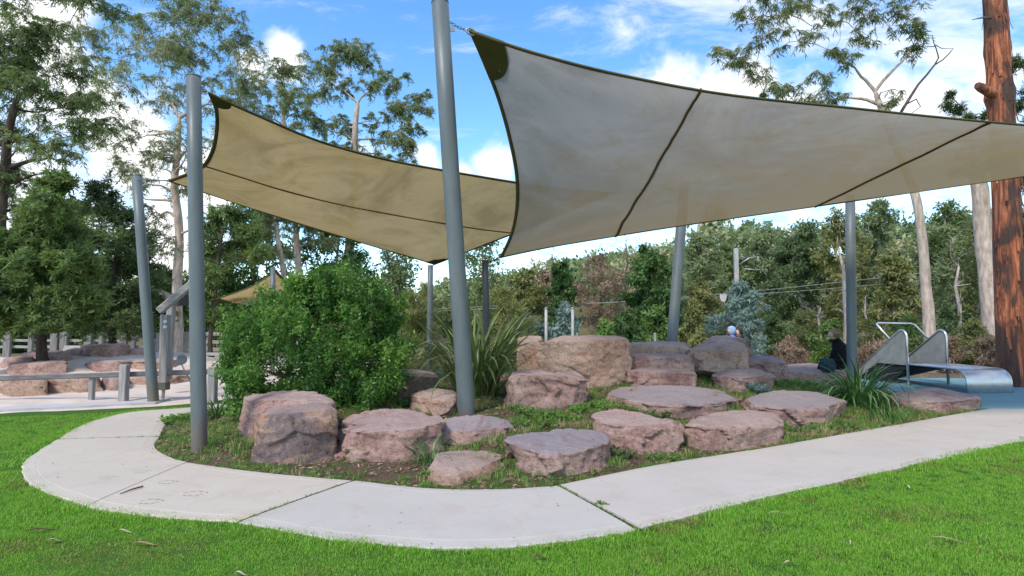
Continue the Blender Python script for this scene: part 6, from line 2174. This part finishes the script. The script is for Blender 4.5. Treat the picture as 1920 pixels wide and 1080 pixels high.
for sgn in (-1, 1):
    sh = chest + Vector((0.01, sgn * 0.17, -0.01)); el = sh + Vector((-0.07, sgn * 0.06, -0.28)); wr = el + Vector((-0.22, -sgn * 0.05, -0.02))
    skin_mesh('sleeve', [sh, sh.lerp(el, 0.5), el, el.lerp(wr, 0.5), wr], [(0, 1), (1, 2), (2, 3), (3, 4)], [0.085, 0.075, 0.062, 0.055, 0.047], M['black_coat'], wo)
    # hand: palm, four fingers and a thumb, loosely curled
    fw = (wr - el).normalized(); sd_ = Vector((0, 1, 0)); dn_ = Vector((0, 0, -1))
    HV = [wr - fw * 0.01, wr + fw * 0.05]; HE = [(0, 1)]; HR = [0.024, 0.032]
    for k in range(4):
        b = wr + fw * 0.085 + sd_ * (k - 1.5) * 0.019
        ln = (0.052, 0.062, 0.058, 0.044)[k]
        i = len(HV); HV += [b, b + fw * ln * 0.55 + dn_ * 0.012, b + fw * ln * 0.85 + dn_ * 0.036]; HE += [(1, i), (i, i + 1), (i + 1, i + 2)]; HR += [0.0105, 0.009, 0.008]
    i = len(HV); b = wr + fw * 0.035 - sd_ * sgn * 0.034; HV += [b, b + fw * 0.03 - sd_ * sgn * 0.012 + dn_ * 0.01]; HE += [(1, i), (i, i + 1)]; HR += [0.012, 0.010]
    skin_mesh('hand', HV, HE, HR, M['skin'], wo, 1)
mb = MB(); blob(mb, hd + Vector((-0.01, 0, 0.02)), 0.118, (0.92, 0.76, 1.08), 18, head_shape((-1, 0, -0.18))); mb.tube([hd + Vector((0.03, 0, -0.03)), neck + Vector((0.01, 0, -0.04))], [0.055, 0.06], 10); mb.build('head', M['skin'], wo, smooth=True)
mb = MB()


def hairfn(d, p):
    w = 0.012 * mnoise.noise(d * 4)
    if d.x < -0.62 and d.z < 0.25: return p * 0.80
    if d.z < -0.55: return p * 0.86
    return p * (1 + w * 4)


blob(mb, hd + Vector((0.012, 0, 0.035)), 0.130, (0.98, 0.86, 1.02), 18, hairfn)
rngh = random.Random(5)
for k in range(46):
    a = rngh.uniform(-2.2, 2.2); e = rngh.uniform(-0.3, 1.3)
    d = Vector((math.cos(a) * math.cos(e), math.sin(a) * math.cos(e), math.sin(e)))
    p = hd + Vector((0.012, 0, 0.035)) + d * 0.125
    mb.tube([p, p + d * 0.02 + Vector((0.02, rngh.gauss(0, 0.02), -0.02)), p + d * 0.02 + Vector((0.035, rngh.gauss(0, 0.03), -0.07))], [0.012, 0.010, 0.004], 5)
mb.build('hair', M['hair'], wo, smooth=True)
mb = MB(); ring = []
for k in range(13):
    a = 2 * math.pi * k / 12; ring.append(neck + Vector((math.cos(a) * 0.085 - 0.01, math.sin(a) * 0.095, 0.012 * math.cos(a) - 0.01)))
mb.tube(ring, 0.034, 8, cap=False); mb.build('collar', M['black_coat'], wo, smooth=True)

bgp = D(1553, 697, 13.45)
bag = empty('bag', bgp, 'dark teal slumped bag on the flat boulder in front of the seated woman', 'bag')
mb = MB()


def bagfn(d, p):
    s_ = Vector((math.copysign(abs(d.x) ** 0.6, d.x) * 0.16, math.copysign(abs(d.y) ** 0.7, d.y) * 0.12, math.copysign(abs(d.z) ** 0.7, d.z) * 0.17))
    n_ = mnoise.fractal(d * 2.2, 1, 2, 3) * 0.03
    return s_ * (1 + n_ * 3) + Vector((-0.05 * max(d.z, 0), 0, 0))


blob(mb, bgp + Vector((0, 0, 0.15)), 1, (1, 1, 1), 20, bagfn); mb.build('body', M['bag'], bag, smooth=True)
mb = MB(); mb.box(bgp + Vector((0.0, -0.125, 0.10)), (0.19, 0.05, 0.13), None, 0.02); mb.build('pocket', M['bag'], bag)
mb = MB(); mb.tube([bgp + Vector((-0.07, 0, 0.29)), bgp + Vector((-0.04, 0, 0.345)), bgp + Vector((0.03, 0, 0.345)), bgp + Vector((0.06, 0, 0.29))], 0.012, 6); mb.build('handle', M['black_coat'], bag, smooth=True)

# child in a blue hood and a dark-haired grown-up behind the domed boulder
kY = 14.6
kh = D(1371, 621, kY)
kid = empty('person', (kh.x, kY, kh.z - 0.75), 'child in a bright blue jacket and pale hood behind the domed back boulder', 'person')
sh = kh + Vector((0.02, 0, -0.17))
hp = sh + Vector((0.05, 0.02, -0.30))
Vb = [hp, hp.lerp(sh, 0.5), sh, kh + Vector((0, 0, -0.08))]; Eb = [(0, 1), (1, 2), (2, 3)]; Rb = [0.12, 0.115, 0.11, 0.05]
for sgn in (-1, 1):
    i = len(Vb); Vb += [sh + Vector((0.0, sgn * 0.12, -0.02)), sh + Vector((-0.05, sgn * 0.16, -0.18)), sh + Vector((-0.16, sgn * 0.12, -0.26))]; Eb += [(2, i), (i, i + 1), (i + 1, i + 2)]; Rb += [0.06, 0.05, 0.04]
    i = len(Vb); Vb += [hp + Vector((-0.05, sgn * 0.08, -0.03)), hp + Vector((-0.25, sgn * 0.09, -0.06)), hp + Vector((-0.28, sgn * 0.09, -0.30))]; Eb += [(0, i), (i, i + 1), (i + 1, i + 2)]; Rb += [0.075, 0.065, 0.05]
skin_mesh('body', Vb, Eb, Rb, M['blue_hood'], kid)
mb = MB(); blob(mb, kh, 0.095, (0.95, 0.85, 1.08), 14, head_shape((-1, -0.3, -0.1))); mb.build('head', M['skin'], kid, smooth=True)
mb = MB(); blob(mb, kh + Vector((0.012, 0.004, 0.016)), 0.112, (1, 0.95, 1.05), 14, lambda d, p: p * (0.78 if (d.x < -0.5 and d.z < 0.4) else 1.0)); mb.build('hood', M['pale_hood'], kid, smooth=True)

ad = D(1384, 624, 14.75)
adu = empty('person', (ad.x, 14.75, ad.z - 0.9), 'dark-haired person in black partly hidden beside the child in blue', 'person')
sh = ad + Vector((0.09, 0, -0.20)); hp = sh + Vector((0.06, 0, -0.48))
Vb = [hp, hp.lerp(sh, 0.5), sh, ad + Vector((0.02, 0, -0.1))]; Eb = [(0, 1), (1, 2), (2, 3)]; Rb = [0.16, 0.15, 0.15, 0.055]
for sgn in (-1, 1):
    i = len(Vb); Vb += [sh + Vector((0, sgn * 0.17, -0.03)), sh + Vector((-0.08, sgn * 0.2, -0.28)), sh + Vector((-0.28, sgn * 0.14, -0.30))]; Eb += [(2, i), (i, i + 1), (i + 1, i + 2)]; Rb += [0.075, 0.06, 0.045]
    i = len(Vb); Vb += [hp + Vector((-0.06, sgn * 0.1, -0.02)), hp + Vector((-0.4, sgn * 0.11, 0.0)), hp + Vector((-0.42, sgn * 0.11, -0.38))]; Eb += [(0, i), (i, i + 1), (i + 1, i + 2)]; Rb += [0.10, 0.085, 0.06]
skin_mesh('body', Vb, Eb, Rb, M['black_coat'], adu)
mb = MB(); blob(mb, ad, 0.11, (0.92, 0.78, 1.08), 16, head_shape((-1, -0.2, -0.2))); mb.build('head', M['skin'], adu, smooth=True)
mb = MB(); blob(mb, ad + Vector((0.014, 0, 0.026)), 0.118, (0.98, 0.86, 1.02), 16, lambda d, p: p * (0.8 if (d.x < -0.35 and d.z < 0.4) or d.z < -0.6 else 1.0)); mb.build('hair', M['hair_dark'], adu, smooth=True)

# ------------------------------------------------------------------ small things on the lawn and path
GLF = 'fallen leaves and bark scraps on the lawn'


def fallen(label, px, L, W, ang, m, curl=0.35, z=0.03):
    p = G(*px, z)
    mb = MB(); vs = []; fs = []
    dx = Vector((math.cos(ang), math.sin(ang), 0)); dy = Vector((-dx.y, dx.x, 0))
    n = 8
    for side in (0, 1):
        for i in range(n + 1):
            t = i / n
            c = p + dx * (t - 0.5) * L + dy * curl * L * 0.4 * (t - 0.5) ** 2 + Vector((0, 0, 0.012 * math.sin(t * 5) + (0.0012 if side else 0)))
            w = W * math.sin(math.pi * min(max(t, 0.03), 0.97)) ** 0.8 / 2
            vs += [c - dy * w + Vector((0, 0, w * 0.4)), c, c + dy * w + Vector((0, 0, w * 0.3))]
    for side in (0, 1):
        for i in range(n):
            k = side * (n + 1) * 3 + i * 3
            fs += [(k, k + 1, k + 4, k + 3), (k + 1, k + 2, k + 5, k + 4)]
    mb.add(vs, fs)
    o = mb.build('fallen_leaf', m, None, origin=p)
    tag(o, label, 'leaf', GLF)


fallen('large tan fallen leaf on the lawn left of the grassy path joint', (270, 1020), 0.17, 0.030, 0.15, M['dead_leaf'])
fallen('narrow pale fallen leaf above the large tan leaf on the lawn', (232, 996), 0.12, 0.020, 0.05, M['dead_leaf_pale'])
fallen('dark curled bark scrap on the lawn at lower left', (75, 994), 0.24, 0.030, 0.5, M['dead_leaf_dark'])
fallen('small pale scrap between the dark bark scrap and the large tan leaf', (101, 1013), 0.08, 0.022, 0.6, M['dead_leaf_pale'])
fallen('brown fallen leaf on the lawn under the middle of the path', (1012, 1046), 0.13, 0.032, 0.3, M['dead_leaf_dark'])
fallen('curled pale strip of bark on the lawn right of centre', (1592, 1015), 0.14, 0.014, 1.4, M['dead_leaf_pale'], 1.2)
fallen('long pale bark strip at the lower right of the lawn', (1780, 1012), 0.24, 0.016, -0.35, M['dead_leaf_pale'], 0.6)
fallen('pale leaf standing on the lawn below the straight path', (1700, 912), 0.12, 0.024, 1.5, M['dead_leaf_pale'])
fallen('thin curved straw on the lawn beside the right joint of the path', (1462, 962), 0.18, 0.012, 0.1, M['dead_leaf_pale'], 1.0)
fallen('pale leaf at the bottom of the lawn right of centre', (1482, 1056), 0.09, 0.022, 0.1, M['dead_leaf_pale'])
fallen('brown leaf lying at the path edge near the right joint', (1030, 1026), 0.08, 0.02, 0.2, M['dead_leaf'])
fallen('tan leaf at the bottom edge of the lawn left of centre', (450, 1076), 0.08, 0.024, 0.1, M['dead_leaf_pale'])
# twig on the path
p = G(248, 919, 0.036)
mb = MB(); mb.tube([p + Vector((-0.035, -0.12, 0)), p + Vector((-0.005, 0.0, 0.008)), p + Vector((0.025, 0.12, 0.004))], [0.004, 0.007, 0.008], 6)
tag(mb.build('twig', M['dead_leaf_dark'], None, origin=p), 'short dark twig lying on the cream bay of the path', 'twig')
# hoof-shaped scuffs left on the concrete: thin flat curved marks
GM = 'dark horseshoe-shaped marks on the cream bay of the path'
for (x, y, s_, lab) in ((200, 902, 0.16, 'faint curved mark farthest left on the cream bay'), (265, 890, 0.15, 'faint curved mark nearest the bed on the cream bay'), (312, 910, 0.16, 'faint curved mark right of the twig'),
                        (362, 932, 0.20, 'darkest curved mark near the lawn side of the cream bay'), (280, 947, 0.18, 'curved mark nearest the lawn below the twig')):
    p = G(x, y, 0.0)
    mb = MB(); vs = []; fs = []
    for sgn in (0, 1):
        base = len(vs); n = 10
        for i in range(n + 1):
            a = (0.3 + 2.5 * i / n) + sgn * math.pi * 1.1
            rr = s_ * (0.55 if sgn == 0 else 0.42) * (1 + 0.1 * math.sin(i * 1.3))
            wd = 0.0042 + 0.0034 * math.sin(i * 2.1)
            c = p + Vector((math.cos(a) * rr, math.sin(a) * rr * 0.8, 0.0345))
            d = Vector((math.cos(a), math.sin(a) * 0.8, 0)).normalized() * wd
            vs += [c - d, c + d]
        for i in range(n):
            k = base + i * 2
            fs.append((k, k + 1, k + 3, k + 2))
    mb.add(vs, fs)
    tag(mb.build('scuff_mark', simple('scuff', (0.30, 0.265, 0.225), (0.46, 0.41, 0.35), 30, 0.9) if 'scuff' not in bpy.data.materials else bpy.data.materials['scuff'], None, origin=p), lab, 'mark', GM)
print('leaves in hero trees', NL)
